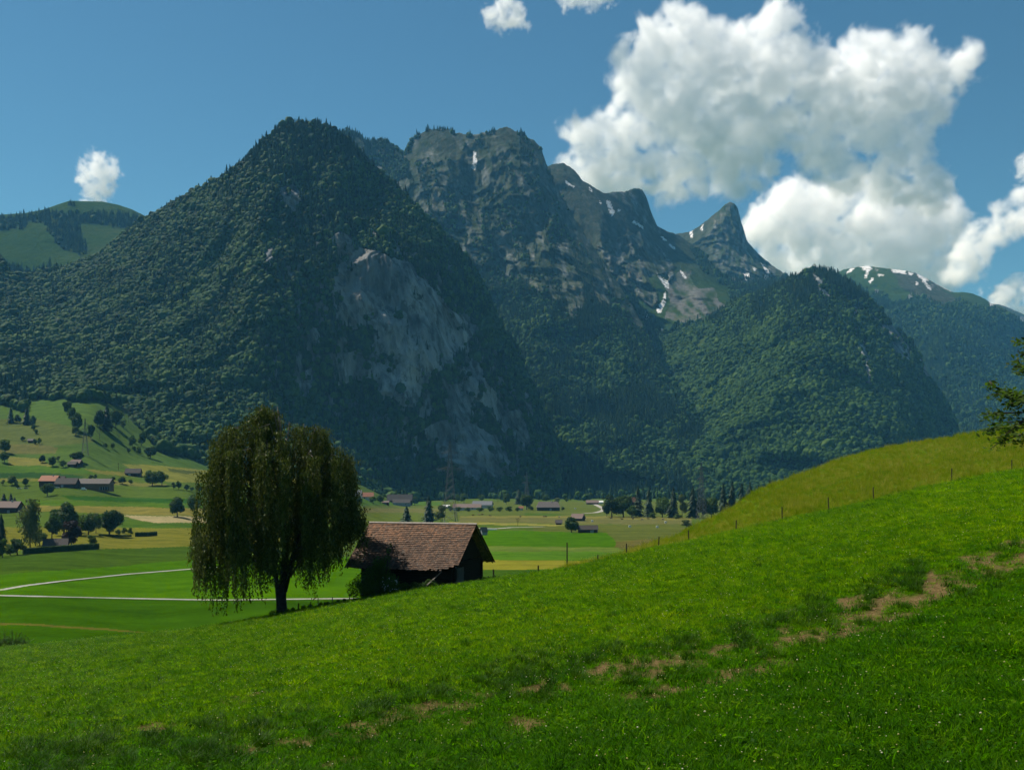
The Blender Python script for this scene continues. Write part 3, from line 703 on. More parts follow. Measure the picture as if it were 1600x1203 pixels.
def wood_edge():
    """trees along the scalloped lower edge of the wood, standing on the meadows' upper rim"""
    rng = np.random.default_rng(77); px = np.r_[rng.uniform(-60, 560, 520), rng.uniform(600, 1260, 420)]; py = TOP(px) + 1.0 - 3 * rng.random(len(px)) + np.clip(4.5 * N2(px, 0 * px, 16, 2, 3), -1, 5)
    edge_pts = unproj(px, py, valley_D(px, py)); n = len(px); cc = rng.random(n) < np.where(px > 650, .62, .22); h = np.where(cc, 18, 13.5) * np.exp(rng.normal(size=n) * .25); w = h * (.95 + .3 * rng.random(n)); edge_pts[:, 2] -= .1 * h
    scatter('forest', edge_pts, np.stack([w, w, h], -1), np.stack([0 * px, 0 * px, rng.random(n) * 6.28], -1), np.where(cc, 4 + rng.integers(0, 3, n), rng.integers(0, 4, n)), FOREST, 'scalloped edge of the wood where it meets the valley meadows')
wood_edge()
# ------------------------------------------------------------------ the near meadow and the hillside beyond the fence
CREST = curve([(-500, 1060), (-300, 1040), (0, 1013), (100, 1003), (200, 993), (300, 983), (420, 964), (550, 939), (640, 923), (700, 915), (780, 904), (850, 893), (870, 890), (930, 878), (1000, 861), (1075, 846),
               (1150, 829), (1222, 811), (1295, 798), (1365, 782), (1430, 766), (1487, 752), (1540, 741), (1600, 733), (1700, 716), (1950, 672), (2200, 630)])
CREST_D = curve([(-500, 170), (0, 135), (420, 88), (700, 86), (870, 87), (1075, 92), (1222, 95), (1365, 97), (1487, 100), (1600, 105), (2200, 125)])
HILL = curve([(860, 891), (900, 884), (940, 876), (980, 866), (1040, 843), (1100, 816), (1140, 795), (1180, 767), (1240, 745), (1300, 721), (1360, 703), (1420, 692), (1480, 682), (1540, 673), (1600, 664), (1700, 650), (1950, 620), (2200, 600)])
HILL_D = curve([(860, 86.5), (980, 97), (1040, 107), (1180, 125), (1300, 136), (1600, 152), (2200, 170)])
_mc = [(x, float(CREST(x)), 1 / float(CREST_D(x))) for x in (-400, -150, 0, 200, 420, 560, 700, 870, 1000, 1150, 1300, 1450, 1600, 1800, 2100)]
_mc += [(x, 1203, 1 / d) for x, d in ((-400, 20.), (0, 16.5), (400, 13.6), (800, 11.4), (1200, 9.9), (1600, 8.7), (2100, 7.5))] + [(x, 1500, 1 / d) for x, d in ((-400, 8.3), (400, 6.6), (1200, 5.1), (2100, 4.2))]
M_INV = TPS(_mc)
def meadow_D(px, py): return 1 / np.clip(M_INV(px, py), 1 / 200., 1)
def on_meadow(px, py): return Vector(unproj(px, py, meadow_D(px, py)).tolist())

BAND = curve([(-200, 1235), (200, 1180), (400, 1165), (560, 1140), (700, 1100), (850, 1062), (1000, 1045), (1150, 1020), (1250, 985), (1350, 955), (1450, 915), (1600, 872), (1900, 800)])
DIRT = [(985, 1036, 62, 7), (1075, 1072, 85, 8), (940, 1042, 30, 6), (1010, 1052, 30, 4), (1185, 1042, 55, 7), (1255, 998, 48, 6), (1300, 985, 62, 7), (1325, 938, 26, 6), (1350, 963, 36, 5), (1470, 908, 26, 9), (1495, 912, 34, 4), (1555, 886, 55, 6),
        (1530, 870, 26, 6), (815, 1133, 26, 13), (635, 1110, 20, 5), (690, 1095, 20, 4), (545, 1185, 50, 5), (430, 1197, 34, 5), (235, 1137, 26, 4), (385, 1093, 28, 4), (740, 1122, 22, 4), (700, 1183, 30, 6), (1430, 935, 34, 5), (1130, 1012, 26, 4), (1215, 1010, 26, 4), (1580, 850, 30, 5),
        (560, 1150, 16, 4), (870, 1080, 22, 4), (130, 1190, 36, 4), (1395, 955, 30, 4), (660, 1120, 14, 4)]
def dirt_mask(px, py):
    wx = px + 16 * N2(px, py, 22, 3, 31); wy = py + 7 * N2(px, py, 13, 3, 33); r = np.zeros(np.shape(px))
    for cx, cy, a, b in DIRT:
        r = np.maximum(r, np.clip(1.6 - ((wx - cx) / (a * 1.25)) ** 2 - ((wy - (cy - .16 * (wx - cx))) / (b * 1.45)) ** 2, 0, 1))
    strip_ = np.exp(-((py - BAND(px)) / 26) ** 2)
    r = np.maximum(r, np.clip((strip_ * (.68 + 1.2 * N2(px, py * 2.4, 34, 3, 41)) - .53) * 5, 0, 1) * (px > 350))
    return r * np.clip(.95 + 1.3 * N2(px, py * 1.8, 11, 2, 43), 0, 1)

def make_meadow_mat():
    t = NT('meadow_turf'); d = t.attr('dirt'); n = t.noise(t.pos(), 9, 6, .7); n2 = t.noise(t.pos(), .35, 4); nf = t.noise(t.pos(), 40, 3)
    turf = t.ramp(t.math('ADD', t.math('MULTIPLY', n, .6), t.math('MULTIPLY', n2, .4)), [(.35, (.009, .028, .0003)), (.55, (.028, .07, .0004)), (.7, (.05, .10, .001))])
    soil = t.ramp(t.math('ADD', t.math('MULTIPLY', nf, .5), t.math('MULTIPLY', n, .5)), [(.3, (.035, .024, .009)), (.48, (.105, .074, .031)), (.7, (.21, .155, .074))])
    return t.surf(t.mix(d, turf, soil), 1.0, .0, bump=t.math('ADD', n, nf), bdist=.05, bstr=.9)
def make_hay_mat():
    t = NT('hillside_turf'); n = t.noise(t.pos(), 3, 6, .7); n2 = t.noise(t.pos(), .12, 4)
    c = t.ramp(t.math('ADD', t.math('MULTIPLY', n, .5), t.math('MULTIPLY', n2, .5)), [(.35, (.028, .07, .001)), (.5, (.055, .098, .003)), (.62, (.095, .115, .012))])
    return t.surf(c, 1.0, .0, bump=n, bdist=.2)
MAT_TURF = make_meadow_mat(); MAT_HAY = make_hay_mat()

def back_rows(Pc, slope, n, flat=.03, curvy=.0016):
    d = np.array([2, 5, 9, 14, 20, 28, 40, 55, 75, 100, 130, 170.])[:n, None]
    k = (Pc[None, :, 1] + d) / Pc[None, :, 1]
    z = np.maximum(Pc[None, :, 2] - (slope[None] + flat) * d - curvy * d * d, -42)
    return np.stack([Pc[None, :, 0] * k, Pc[None, :, 1] + d, z], -1)

def build_meadow():
    cols = np.r_[np.arange(-500, -20, 20.), np.arange(-20, 1620, 3.), np.arange(1630, 2200, 20.)]
    R = 330; t = (np.linspace(0, 1, R) ** 1.25)[:, None]
    cr = CREST(cols)[None]; py = cr + (1520 - cr) * t; px = np.broadcast_to(cols, py.shape)
    P = unproj(px, py, meadow_D(px, py))
    w = np.clip(t * 12, 0, 1)
    P[..., 2] += w * (.11 * fbm(P / 2.2, 3, 3) + .05 * fbm(P / .5, 2, 5) + .12 * fbm(P / 9., 2, 8))
    P[..., 2] -= 1.6 * np.clip((px - 1960) / 240, 0, 1) ** 1.5 + 1.2 * np.clip((-330 - px) / 170, 0, 1) ** 1.5      # dips under the apron at the far sides
    d = dirt_mask(px, py); P[..., 2] -= .05 * d
    C = P[0]; B = back_rows(C, (CREST(cols) - HY) / F, 12)
    right = cols > 872        # there the hillside goes on instead
    B[:, right, 2] = C[None, right, 2] - 2.5; B[:, right, 1] = C[None, right, 1] + .5; B[:, right, 0] = C[None, right, 0]
    o = grid_obj('meadow', np.concatenate([B[::-1], P]), MAT_TURF, attrs={'dirt': np.concatenate([np.zeros((12, len(cols))), d])}, flip=True)
    tag(o, kind='structure')
    return dict(P=P, px=px.copy(), py=py, dirt=d)
MEADOW = build_meadow()
def build_apron():
    """the same slope carried on around and behind the viewpoint"""
    Q = MEADOW['P'].reshape(-1, 3); Q = Q[(Q[:, 1] < 38) & (abs(Q[:, 0]) < 32)][::3]
    B = lambda x, y: np.stack([np.ones_like(x), x, y, x * x, x * y, y * y, x ** 3, x * x * y, x * y * y, y ** 3], -1)
    w = 1 / (2 + Q[:, 1:2]); k, *_ = np.linalg.lstsq(B(Q[:, 0], Q[:, 1]) * w, Q[:, 2] * w[:, 0], rcond=None)
    x, y = np.meshgrid(np.linspace(-45, 62, 160), np.linspace(38, -45, 125)); xc = np.clip(x, -.9 * np.clip(y, 4, 38) - 3, .9 * np.clip(y, 4, 38) + 3); yc = np.clip(y, 4, 38)
    z = B(xc, yc) @ k + .15 * (x - xc) - .07 * (y - yc); inside = np.clip((.76 - abs(x) / np.maximum(y, .1)) / .1, 0, 1) * np.clip((y - 4) / 2, 0, 1)
    z -= .03 + .4 * inside + .012 * np.clip(y, 0, 38) * inside
    P = np.stack([x, y, z], -1); P[..., 2] += .06 * fbm(P / 2.2, 3, 3)
    o = grid_obj('meadow', P, MAT_TURF, attrs={'dirt': 0 * x}, flip=True); tag(o, kind='structure')
build_apron()
def build_hillside():
    cols = np.r_[np.arange(866, 1620, 3.), np.arange(1630, 2200, 20.)]
    R = 70; t = np.linspace(0, 1, R)[:, None]
    a = CREST(cols)[None]; b = HILL(cols)[None]; py = a + (b - a) * t; px = np.broadcast_to(cols, py.shape)
    inv = 1 / CREST_D(cols)[None] + (1 / HILL_D(cols) - 1 / CREST_D(cols))[None] * t
    P = unproj(px, py, 1 / inv)
    P[..., 2] += .25 * np.clip(t * 8, 0, 1) * fbm(P / 7., 3, 13)
    B = back_rows(P[-1], (HILL(cols) - HY) / F, 12, flat=.10, curvy=.0022)
    o = grid_obj('hillside', np.concatenate([P, B]), MAT_HAY); tag(o, kind='structure')
    return dict(P=P, px=px.copy(), py=py)
HILLSIDE = build_hillside()
def on_hillside(px, py):
    a = float(CREST(px)); b = float(HILL(px)); t = (py - a) / (b - a)
    inv = 1 / float(CREST_D(px)) + (1 / float(HILL_D(px)) - 1 / float(CREST_D(px))) * t
    return Vector(unproj(px, py, 1 / inv).tolist())
def behind_crest(px, d):
    """ground point d metres behind the crest line of the near meadow"""
    c = np.array(unproj(px, float(CREST(px)), float(CREST_D(px)))); s = (float(CREST(px)) - HY) / F
    k = (c[1] + d) / c[1]; return Vector((c[0] * k, c[1] + d, c[2] - (s + .03) * d - .0016 * d * d))

# ------------------------------------------------------------------ grass
def tuft_mesh(name, seed, mat, n=18, h=1.0, spread=.55, lean=.5, wid=.035, segs=3, seedhead=False):
    rng = np.random.default_rng(seed); V = []; Fc = []; mi = []
    for i in range(n):
        a = rng.random() * 6.283; r = spread * math.sqrt(rng.random()) * .5; bx, by = r * math.cos(a), r * math.sin(a)
        a2 = a + rng.normal() * .9; L = h * (.55 + .55 * rng.random()); ln = lean * (.3 + rng.random()); w = wid * (.7 + .6 * rng.random()); tw = a2 + 1.57 + rng.normal() * .5
        b = len(V)
        for s in range(segs + 1):
            u = s / segs; rr = ln * L * u ** 1.8; z = L * u * (1 - .28 * ln * u); ww = w * (1 - u) ** .7 if s < segs else .003
            cx, cy = bx + rr * math.cos(a2), by + rr * math.sin(a2)
            V += [(cx - ww * math.cos(tw), cy - ww * math.sin(tw), z), (cx + ww * math.cos(tw), cy + ww * math.sin(tw), z)]
        for s in range(segs): Fc.append((b + 2 * s, b + 2 * s + 1, b + 2 * s + 3, b + 2 * s + 2))
    return np_mesh(name, np.array(V), np.array(Fc), [mat])

def clover_mesh(name, seed, mat, n=9):
    """low broad leaves between the blades"""
    rng = np.random.default_rng(seed); C = np.c_[rng.normal(size=n) * .35, rng.normal(size=n) * .35, .25 + .5 * rng.random(n)]
    Nn = rng.normal(size=(n, 3)) * .5 + np.array([0, 0, 1.]); Nn /= np.linalg.norm(Nn, axis=1)[:, None]
    V, Fc = quads(C, Nn, .17, rng, 1.0); return np_mesh(name, V, Fc, [mat])

def mat_grass(name, stops, tgain, trans=.5, big=.06, spec=.03):
    t = NT(name); r = t.n('ObjectInfo').outputs['Random']; n = t.noise(t.pos(), big, 4); n2 = t.noise(t.pos(), .9, 3)
    f = t.math('ADD', t.math('MULTIPLY', r, .45), t.math('ADD', t.math('MULTIPLY', n, .35), t.math('MULTIPLY', n2, .3)))
    c = t.ramp(f, stops)
    return t.surf(c, .5, spec, trans=trans, tcol=t.mix(1.0, c, tgain, 'MULTIPLY'))
MAT_GRASS = mat_grass('meadow_grass', [(.25, (.017, .064, .0002)), (.45, (.044, .122, .0003)), (.62, (.086, .185, .0004)), (.8, (.165, .24, .001))], (1.6, 1.6, .3), .55)
MAT_LOWGRASS = mat_grass('low_meadow_grass', [(.25, (.010, .042, .0002)), (.45, (.022, .088, .0003)), (.65, (.048, .14, .0004)), (.85, (.11, .20, .002))], (1.6, 1.6, .3), .55)
MAT_TALL = mat_grass('tall_grass', [(.25, (.009, .034, .0008)), (.5, (.021, .066, .001)), (.8, (.05, .105, .003))], (1.2, 1.25, .5), .3, spec=.05)
MAT_DRY = mat_grass('hay_grass', [(.2, (.070, .145, .0006)), (.45, (.135, .205, .002)), (.65, (.20, .225, .010)), (.85, (.33, .29, .08))], (1.2, 1.15, .5), .4)
t_ = NT('flower_heads'); MAT_FLOWER = t_.surf(t_.ramp(t_.n('ObjectInfo').outputs['Random'], [(.0, (.55, .5, .12)), (.5, (.55, .5, .25)), (1., (.7, .66, .5))]), .8, .1, trans=.3)
TUFTS = [tuft_mesh('grass_blades', 200 + i, MAT_GRASS, n=16 + 4 * i, spread=1.5, lean=.5 + .12 * i, wid=.032) for i in range(4)] + [clover_mesh('clover_leaves', 210 + i, MAT_LOWGRASS, 10) for i in range(2)] \
      + [tuft_mesh('tall_blades', 220 + i, MAT_TALL, n=46, spread=.75, lean=.75, wid=.018, segs=4) for i in range(3)] + [tuft_mesh('low_blades', 230 + i, MAT_LOWGRASS, n=16 + 4 * i, spread=1.5, lean=.5 + .12 * i, wid=.032) for i in range(4)]
HAYS = [tuft_mesh('hay_blades', 240 + i, MAT_DRY, n=22, spread=.8, lean=.45, wid=.016) for i in range(3)]

def grow():
    rng = np.random.default_rng(99); P, px, py, d = MEADOW['P'], MEADOW['px'], MEADOW['py'], MEADOW['dirt']
    inside = ((px > -220) & (px < 1850) & (py < 1440)).astype(float); D = P[..., 1]
    band = np.exp(-((py - BAND(px) + 4) / 34) ** 2) * np.clip(.5 + 1.6 * N2(px, py, 40, 2, 61), 0, 1)
    dens = 210 * np.minimum(1, (13. / D) ** 1.9) * inside * np.clip(1 - d * 1.1, 0.07, 1) * (1 - .45 * np.clip(band, 0, 1))
    pts, bl = sample_grid(P, dens, rng, 230000); D_ = bl(D); n = len(pts)
    big = bl(N2(px, py, 60, 3, 5)); low = bl(np.clip((py - BAND(px) - 25) / 60, 0, 1))
    h = (.085 + .03 * big + .03 * low) * (1 + np.maximum(D_ - 12, 0) / 55) * np.exp(rng.normal(size=n) * .22); w = h * (1.15 + .5 * rng.random(n)) * (1 + D_ / 120)
    idx = np.where(rng.random(n) < .14, 4 + rng.integers(0, 2, n), rng.integers(0, 4, n) + np.where(rng.random(n) < bl(np.clip(.5 + (py - BAND(px) + 25 + 30 * N2(px, py, 45, 2, 91)) / 50, 0, 1)), 9, 0))
    rot = np.stack([rng.normal(size=n) * .12, rng.normal(size=n) * .12, rng.random(n) * 6.28], -1)
    # taller dark clumps along the worn strip
    dens2 = 46 * np.minimum(1, (14. / D) ** 1.7) * inside * np.clip(band * 1.3 - .15, 0, 1) * np.clip(1 - d * 1.6, 0, 1) + .8 * np.clip(.4 + 1.5 * N2(px, py, 50, 3, 47), 0, 1) * inside * np.minimum(1, (14. / D) ** 1.5)
    p2, bl2 = sample_grid(P, dens2, rng, 32000); D2 = bl2(D); m = len(p2); h2 = (.13 + .12 * rng.random(m)) * (1 + np.maximum(D2 - 12, 0) / 90)
    i2 = 6 + rng.integers(0, 3, m); r2 = np.stack([rng.normal(size=m) * .15, rng.normal(size=m) * .15, rng.random(m) * 6.28], -1); w2 = h2 * (.9 + .5 * rng.random(m))
    scatter('grass', np.r_[pts, p2], np.stack([np.r_[w, w2], np.r_[w, w2], np.r_[h, h2]], -1), np.r_[rot, r2], np.r_[idx, i2], TUFTS, 'lush green grass with darker clumps along the worn strip')
    # tiny flower heads
    fl = [obj_ for obj_ in ()]
    bm = bmesh.new(); bmesh.ops.create_icosphere(bm, subdivisions=1, radius=1); me = bpy.data.meshes.new('flower_head'); bm.to_mesh(me); bm.free(); me.materials.append(MAT_FLOWER)
    dens3 = 11.0 * np.minimum(1, (14. / D) ** 1.6) * inside * np.clip(.5 + 1.3 * N2(px, py, 70, 2, 71), .1, 1)
    p3, bl3 = sample_grid(P, dens3, rng, 16000); k = len(p3); D3 = bl3(D); s = .0062 * (1 + D3 / 70) * np.exp(rng.normal(size=k) * .3); p3[:, 2] += .10 + .05 * rng.random(k) + D3 * .0012
    scatter('wildflower_heads', p3, np.stack([s, s, s * .8], -1), np.zeros((k, 3)), np.zeros(k), [me], 'tiny pale yellow flower heads dotted through the green grass')
    # hay meadow beyond the fence
    P, px, py = HILLSIDE['P'], HILLSIDE['px'], HILLSIDE['py']
    ins = ((px > 866) & (px < 1850)).astype(float)
    p4, bl4 = sample_grid(P, 6.0 * ins, rng, 60000); k = len(p4); big = bl4(N2(px, py, 50, 3, 15))
    h = .42 * np.exp(rng.normal(size=k) * .3) * (1 + .5 * big); w = h * (.9 + .5 * rng.random(k)); rot = np.stack([rng.normal(size=k) * .15, rng.normal(size=k) * .15, rng.random(k) * 6.28], -1)
    scatter('hay_grass', p4, np.stack([w, w, h], -1), rot, rng.integers(0, 3, k), HAYS, 'tall yellowing hay grass on the slope beyond the fence')
grow()
# ------------------------------------------------------------------ clouds: real volumes far behind the mountains, above and outside the haze
CLOUD_ALL = [(872, 200), (895, 185), (925, 188), (950, 165), (966, 140), (962, 95), (975, 62), (1000, 36), (1040, 14), (1075, 8), (1098, 32), (1150, 48), (1190, 25), (1208, -5), (1232, -8), (1240, 22), (1236, 52), (1280, 68), (1300, 78), (1340, 52), (1372, 55),
    (1405, 70), (1402, 35), (1420, 38), (1450, 68), (1490, 82), (1535, 72), (1525, 102), (1512, 150), (1472, 188), (1450, 232), (1462, 262), (1490, 292), (1508, 312), (1510, 345), (1520, 360), (1560, 320), (1600, 292), (1650, 262), (1760, 250), (1800, 330), (1700, 368), (1600, 372), (1550, 378),
    (1545, 412), (1505, 445), (1470, 470), (1380, 470), (1235, 470), (1180, 395), (1163, 352), (1188, 312), (1218, 292), (1255, 268), (1254, 240), (1232, 232), (1206, 240), (1210, 272), (1192, 296), (1165, 306), (1140, 302), (1085, 300), (1035, 316), (1000, 298), (960, 310), (915, 300), (875, 262), (892, 238), (905, 225), (880, 212)]
HOLES = [[(1325, 236), (1345, 232), (1360, 244), (1340, 248)], [(1415, 242), (1428, 235), (1432, 248), (1420, 254)], [(955, 165), (985, 160), (990, 178), (965, 185)], [(990, 228), (1015, 232), (1010, 245), (995, 242)], [(1490, 125), (1505, 130), (1495, 160), (1480, 150)]]
CLOUD_UP = CLOUD_ALL[:CLOUD_ALL.index((1508, 312))] + [(1470, 330), (1400, 320), (1330, 305), (1270, 285)] + CLOUD_ALL[CLOUD_ALL.index((1255, 268)):]
CLOUD_LOW = [(1163, 352), (1188, 312), (1218, 292), (1255, 285), (1300, 290), (1340, 270), (1400, 280), (1450, 300), (1500, 318), (1510, 345), (1500, 385), (1480, 470), (1380, 475), (1235, 475), (1180, 400)]
CLOUD_RIGHT = [(1480, 400), (1515, 362), (1560, 322), (1600, 294), (1650, 266), (1760, 250), (1800, 330), (1700, 366), (1600, 370), (1550, 378), (1545, 412), (1505, 450), (1470, 440)]
CLOUDS = [
    ('main', CLOUD_UP, HOLES, 10600., 17.0, .95, 22.0, 1),
    ('main', CLOUD_LOW, HOLES, 13000., 17.0, .95, 22.0, 7),
    ('main', CLOUD_RIGHT, [], 11800., 15.0, .95, 16.0, 8),
    ('puff', [(752, 22), (775, 2), (795, -5), (815, 20), (824, 42), (795, 48), (765, 34)], [], 11000., 8.0, .8, 15., 2),
    ('puff', [(868, -30), (940, -30), (955, 6), (915, 10), (885, 8)], [], 11000., 9.0, .9, 14., 5),
    ('puff', [(128, 252), (148, 238), (178, 250), (188, 276), (172, 300), (166, 340), (120, 340), (138, 300), (122, 284)], [], 10800., 6.0, .9, 14., 3),
    ('puff', [(1545, 462), (1565, 452), (1600, 448), (1680, 450), (1680, 520), (1560, 500)], [], 11500., 12.0, .8, 20., 4),
    ('puff', [(1588, 255), (1610, 240), (1640, 250), (1640, 275), (1600, 275)], [], 11000., 9.0, .8, 16., 6),
]
def seg_dist(q, polys):
    d = np.full(len(q), 1e9)
    for poly in polys:
        p = np.array(poly, float)
        for a, b in zip(p, np.roll(p, -1, 0)):
            ab = b - a; t = np.clip(((q - a) @ ab) / (ab @ ab), 0, 1); d = np.minimum(d, np.linalg.norm(q - (a + t[:, None] * ab), axis=1))
    return d

def make_cloud_mat():
    t = NT('cloud_vapour'); v = t.n('VolumePrincipled'); v.inputs['Color'].default_value = (1, 1, 1, 1); v.inputs['Anisotropy'].default_value = .15
    a = t.attr('density'); d = t.math('MULTIPLY', a, .008); t.put(v.inputs['Density'], d)
    v.inputs['Density Attribute'].default_value = ''
    t.t.links.new(v.outputs[0], t.out.inputs['Volume']); t.m.cycles.volume_interpolation = 'LINEAR' if hasattr(t.m, 'cycles') else None
    return t.m
MAT_CLOUD = make_cloud_mat()

def cloud(kind, poly, holes, D, rpx, er, thick, seed, voxel):
    rng = np.random.default_rng(300 + seed); p = np.array(poly, float); lo, hi = p.min(0), p.max(0)
    n = int((hi - lo).prod() / (rpx * rpx) * 12) + 60
    q = lo + rng.random((n, 2)) * (hi - lo); inside = inpoly(q[:, 0], q[:, 1], poly)
    for h in holes: inside &= ~inpoly(q[:, 0], q[:, 1], h)
    q = q[inside]; d = seg_dist(q, [poly] + holes); k = d > rpx * er * .3; q, d = q[k], d[k]
    # thicker in the middle, bulging towards the viewer
    bulge = np.sqrt(np.clip(d, 0, 110) * thick) * 1.25 * (.45 + .75 * (vnoise(np.c_[q / 55., 0 * d], 400 + seed) * .5 + .5))
    off = (rng.random(len(q)) * 2 - 1) * bulge
    pts = unproj(q[:, 0], q[:, 1], D + off * D / F)
    px2m = D / F; R = rpx * px2m
    me = bpy.data.meshes.new('clouds'); me.vertices.add(len(pts)); me.vertices.foreach_set('co', pts.astype(np.float32).ravel())
    o = obj('clouds', me); tag(o, {1: 'huge white cumulus cloud towering behind the peaks', 2: 'small puffy cloud alone at the top edge of the sky', 3: 'little cloud rising behind the far meadow hill',
        4: 'low cloud bank at the right edge above the last ridge', 5: 'thin cloud scrap cut by the top edge of the sky', 7: 'pale grey cloud mass low behind the sharp horn and the wooded hill', 8: 'bright cloud bank reaching in from the right edge over the snowy ridge', 6: 'small cloud scrap at the right edge beside the big cumulus'}[seed], 'cloud', kind='stuff')
    g = bpy.data.node_groups.new('cloud_nodes', 'GeometryNodeTree')
    g.interface.new_socket('Geometry', in_out='INPUT', socket_type='NodeSocketGeometry'); g.interface.new_socket('Geometry', in_out='OUTPUT', socket_type='NodeSocketGeometry')
    N = g.nodes.new; L = g.links.new; gi = N('NodeGroupInput'); go = N('NodeGroupOutput')
    m = R * 2.0; mn = pts.min(0) - m; mx = pts.max(0) + m
    vc = N('GeometryNodeVolumeCube'); vc.inputs['Min'].default_value = mn; vc.inputs['Max'].default_value = mx
    for ax, i in (('X', 0), ('Y', 1), ('Z', 2)): vc.inputs['Resolution ' + ax].default_value = max(16, int((mx[i] - mn[i]) / (voxel if i != 1 else voxel * 1.6)))
    prox = N('GeometryNodeProximity'); prox.target_element = 'POINTS'; L(gi.outputs[0], prox.inputs[0])
    pos = N('GeometryNodeInputPosition')
    def mth(op, a, b=0., c=None):
        nd = N('ShaderNodeMath'); nd.operation = op
        for i, v in enumerate((a, b) if c is None else (a, b, c)):
            if hasattr(v, 'node'): L(v, nd.inputs[i])
            else: nd.inputs[i].default_value = v
        return nd.outputs[0]
    def noi(scale, det, rough, w=0.):
        nd = N('ShaderNodeTexNoise'); nd.noise_dimensions = '3D'; L(pos.outputs[0], nd.inputs['Vector']); nd.inputs['Scale'].default_value = scale; nd.inputs['Detail'].default_value = det; nd.inputs['Roughness'].default_value = rough
        nd.inputs['Distortion'].default_value = w; return nd.outputs[0]
    # a signed distance broken up by two scales of billows
    dist = mth('DIVIDE', prox.outputs['Distance'], R)
    n1 = mth('MULTIPLY', mth('SUBTRACT', noi(1 / (R * 2.4), 7, .60, .5), .5), 4.4 if kind == 'main' else 8.5)
    vor = N('ShaderNodeTexVoronoi'); vor.feature = 'F1'; L(pos.outputs[0], vor.inputs['Vector']); vor.inputs['Scale'].default_value = 1 / (R * 1.1); vor.inputs['Detail'].default_value = 2.0; vor.inputs['Roughness'].default_value = .5
    n2 = mth('MULTIPLY', mth('SUBTRACT', .42, vor.outputs['Distance']), .4)
    s = mth('ADD', mth('SUBTRACT', 1.15, dist), mth('ADD', n1, n2))
    den = N('ShaderNodeMapRange'); den.interpolation_type = 'SMOOTHSTEP'; L(s, den.inputs[0]); den.inputs[1].default_value = .0; den.inputs[2].default_value = 1.0
    L(den.outputs[0], vc.inputs['Density'])
    sm = N('GeometryNodeSetMaterial'); sm.inputs['Material'].default_value = MAT_CLOUD
    L(vc.outputs[0], sm.inputs[0]); L(sm.outputs[0], go.inputs[0])
    md = o.modifiers.new('vapour', 'NODES'); md.node_group = g; me.materials.append(MAT_CLOUD)
    return o
for c_ in CLOUDS: cloud(*c_, voxel=18. if c_[0] == 'main' else 17.)
# ------------------------------------------------------------------ single trees of the valley
MAT_LEAF = mat_leaf('tree_leaves', [(0.1, (.02, .046, .006)), (.45, (.042, .08, .010)), (.9, (.085, .125, .018))], .35, ns=.05, rnd=.5)
MAT_DARKLEAF = mat_leaf('dark_tree_leaves', [(0.1, (.013, .034, .005)), (.5, (.028, .06, .008)), (.9, (.055, .095, .013))], .3, ns=.05, rnd=.4)
MAT_PALE = mat_leaf('pale_tree_leaves', [(0.1, (.045, .065, .022)), (.5, (.08, .105, .038)), (.9, (.12, .14, .055))], .3, ns=.05, rnd=.5)
MAT_COPPER = mat_leaf('copper_tree_leaves', [(0.1, (.014, .008, .009)), (.5, (.026, .014, .014)), (.9, (.045, .026, .022))], .2, ns=.05, rnd=.5)
MAT_NEEDLE = mat_leaf('spruce_needles', [(0.1, (.008, .020, .008)), (.5, (.016, .036, .012)), (.9, (.032, .058, .018))], .12, ns=.05, rnd=.5)

def crown_arrays(seed, n=2600, lumps=13, rz=.47, cz=.54, size=.042, gap=.0, flat=.8):
    """leaf faces spread through a cluster of lumps; one unit wide and one tall"""
    rng = np.random.default_rng(seed); C = []
    for i in range(lumps):
        a = rng.random() * 6.283; u = rng.random() * 1.7 - .75; r = .30 * math.sqrt(max(0, 1 - u * u)) * (.7 + .4 * rng.random())
        C.append((r * math.cos(a), r * math.sin(a), cz + rz * .72 * u, .15 + .08 * rng.random()))
    C.append((0, 0, cz, .24)); C = np.array(C); k = rng.integers(0, len(C), n)
    d = rng.normal(size=(n, 3)); d /= np.linalg.norm(d, axis=1)[:, None]; rr = C[k, 3] * (.55 + .5 * rng.random(n)); p = C[k, :3] + d * rr[:, None] * np.array([1, 1, flat])
    nr = d + .55 * rng.normal(size=(n, 3)) + np.array([0, 0, .25]); nr /= np.linalg.norm(nr, axis=1)[:, None]
    p[:, 2] = np.clip(p[:, 2], .06, 1.0)
    return quads(p, nr, size, rng, 1.0)

def trunk_mb(seed, r=.03, top=.6, limbs=5, spread=.28):
    rng = random.Random(seed); mb = MB()
    mb.tube([(0, 0, -.03), (0, 0, .1), (.008, -.006, .3), (0, .004, top)], [r * 1.25, r, r * .75, r * .3], 7)
    for i in range(limbs):
        a = 6.283 * i / limbs + rng.random(); z = .2 + .25 * rng.random(); L = spread * (.7 + .5 * rng.random())
        mb.tube([(0, 0, z), (L * .5 * math.cos(a), L * .5 * math.sin(a), z + .14), (L * math.cos(a), L * math.sin(a), z + .3)], [r * .5, r * .32, r * .12], 5)
    return mb

def bare_mb(seed):
    rng = random.Random(seed); mb = MB()
    mb.tube([(0, 0, -.03), (.01, 0, .35), (0, .01, .95)], [.028, .02, .006], 6)
    def br(p, a, z, L, r, lev):
        q = (p[0] + L * math.cos(a), p[1] + L * math.sin(a), p[2] + z * L); mid = tuple((p[i] + q[i]) / 2 + (.02 if i == 2 else 0) for i in range(3))
        mb.tube([p, mid, q], [r, r * .8, r * .4], 4)
        if lev:
            for k in range(3): br(mid if k == 0 else q, a + rng.uniform(-.8, .8), rng.uniform(.5, 1.3), L * .6, r * .55, lev - 1)
    for i in range(8): br((0, 0, .3 + .6 * i / 8), i * 2.4, rng.uniform(.5, 1.0), .26 * (1.1 - .6 * i / 8), .012, 2)
    return mb

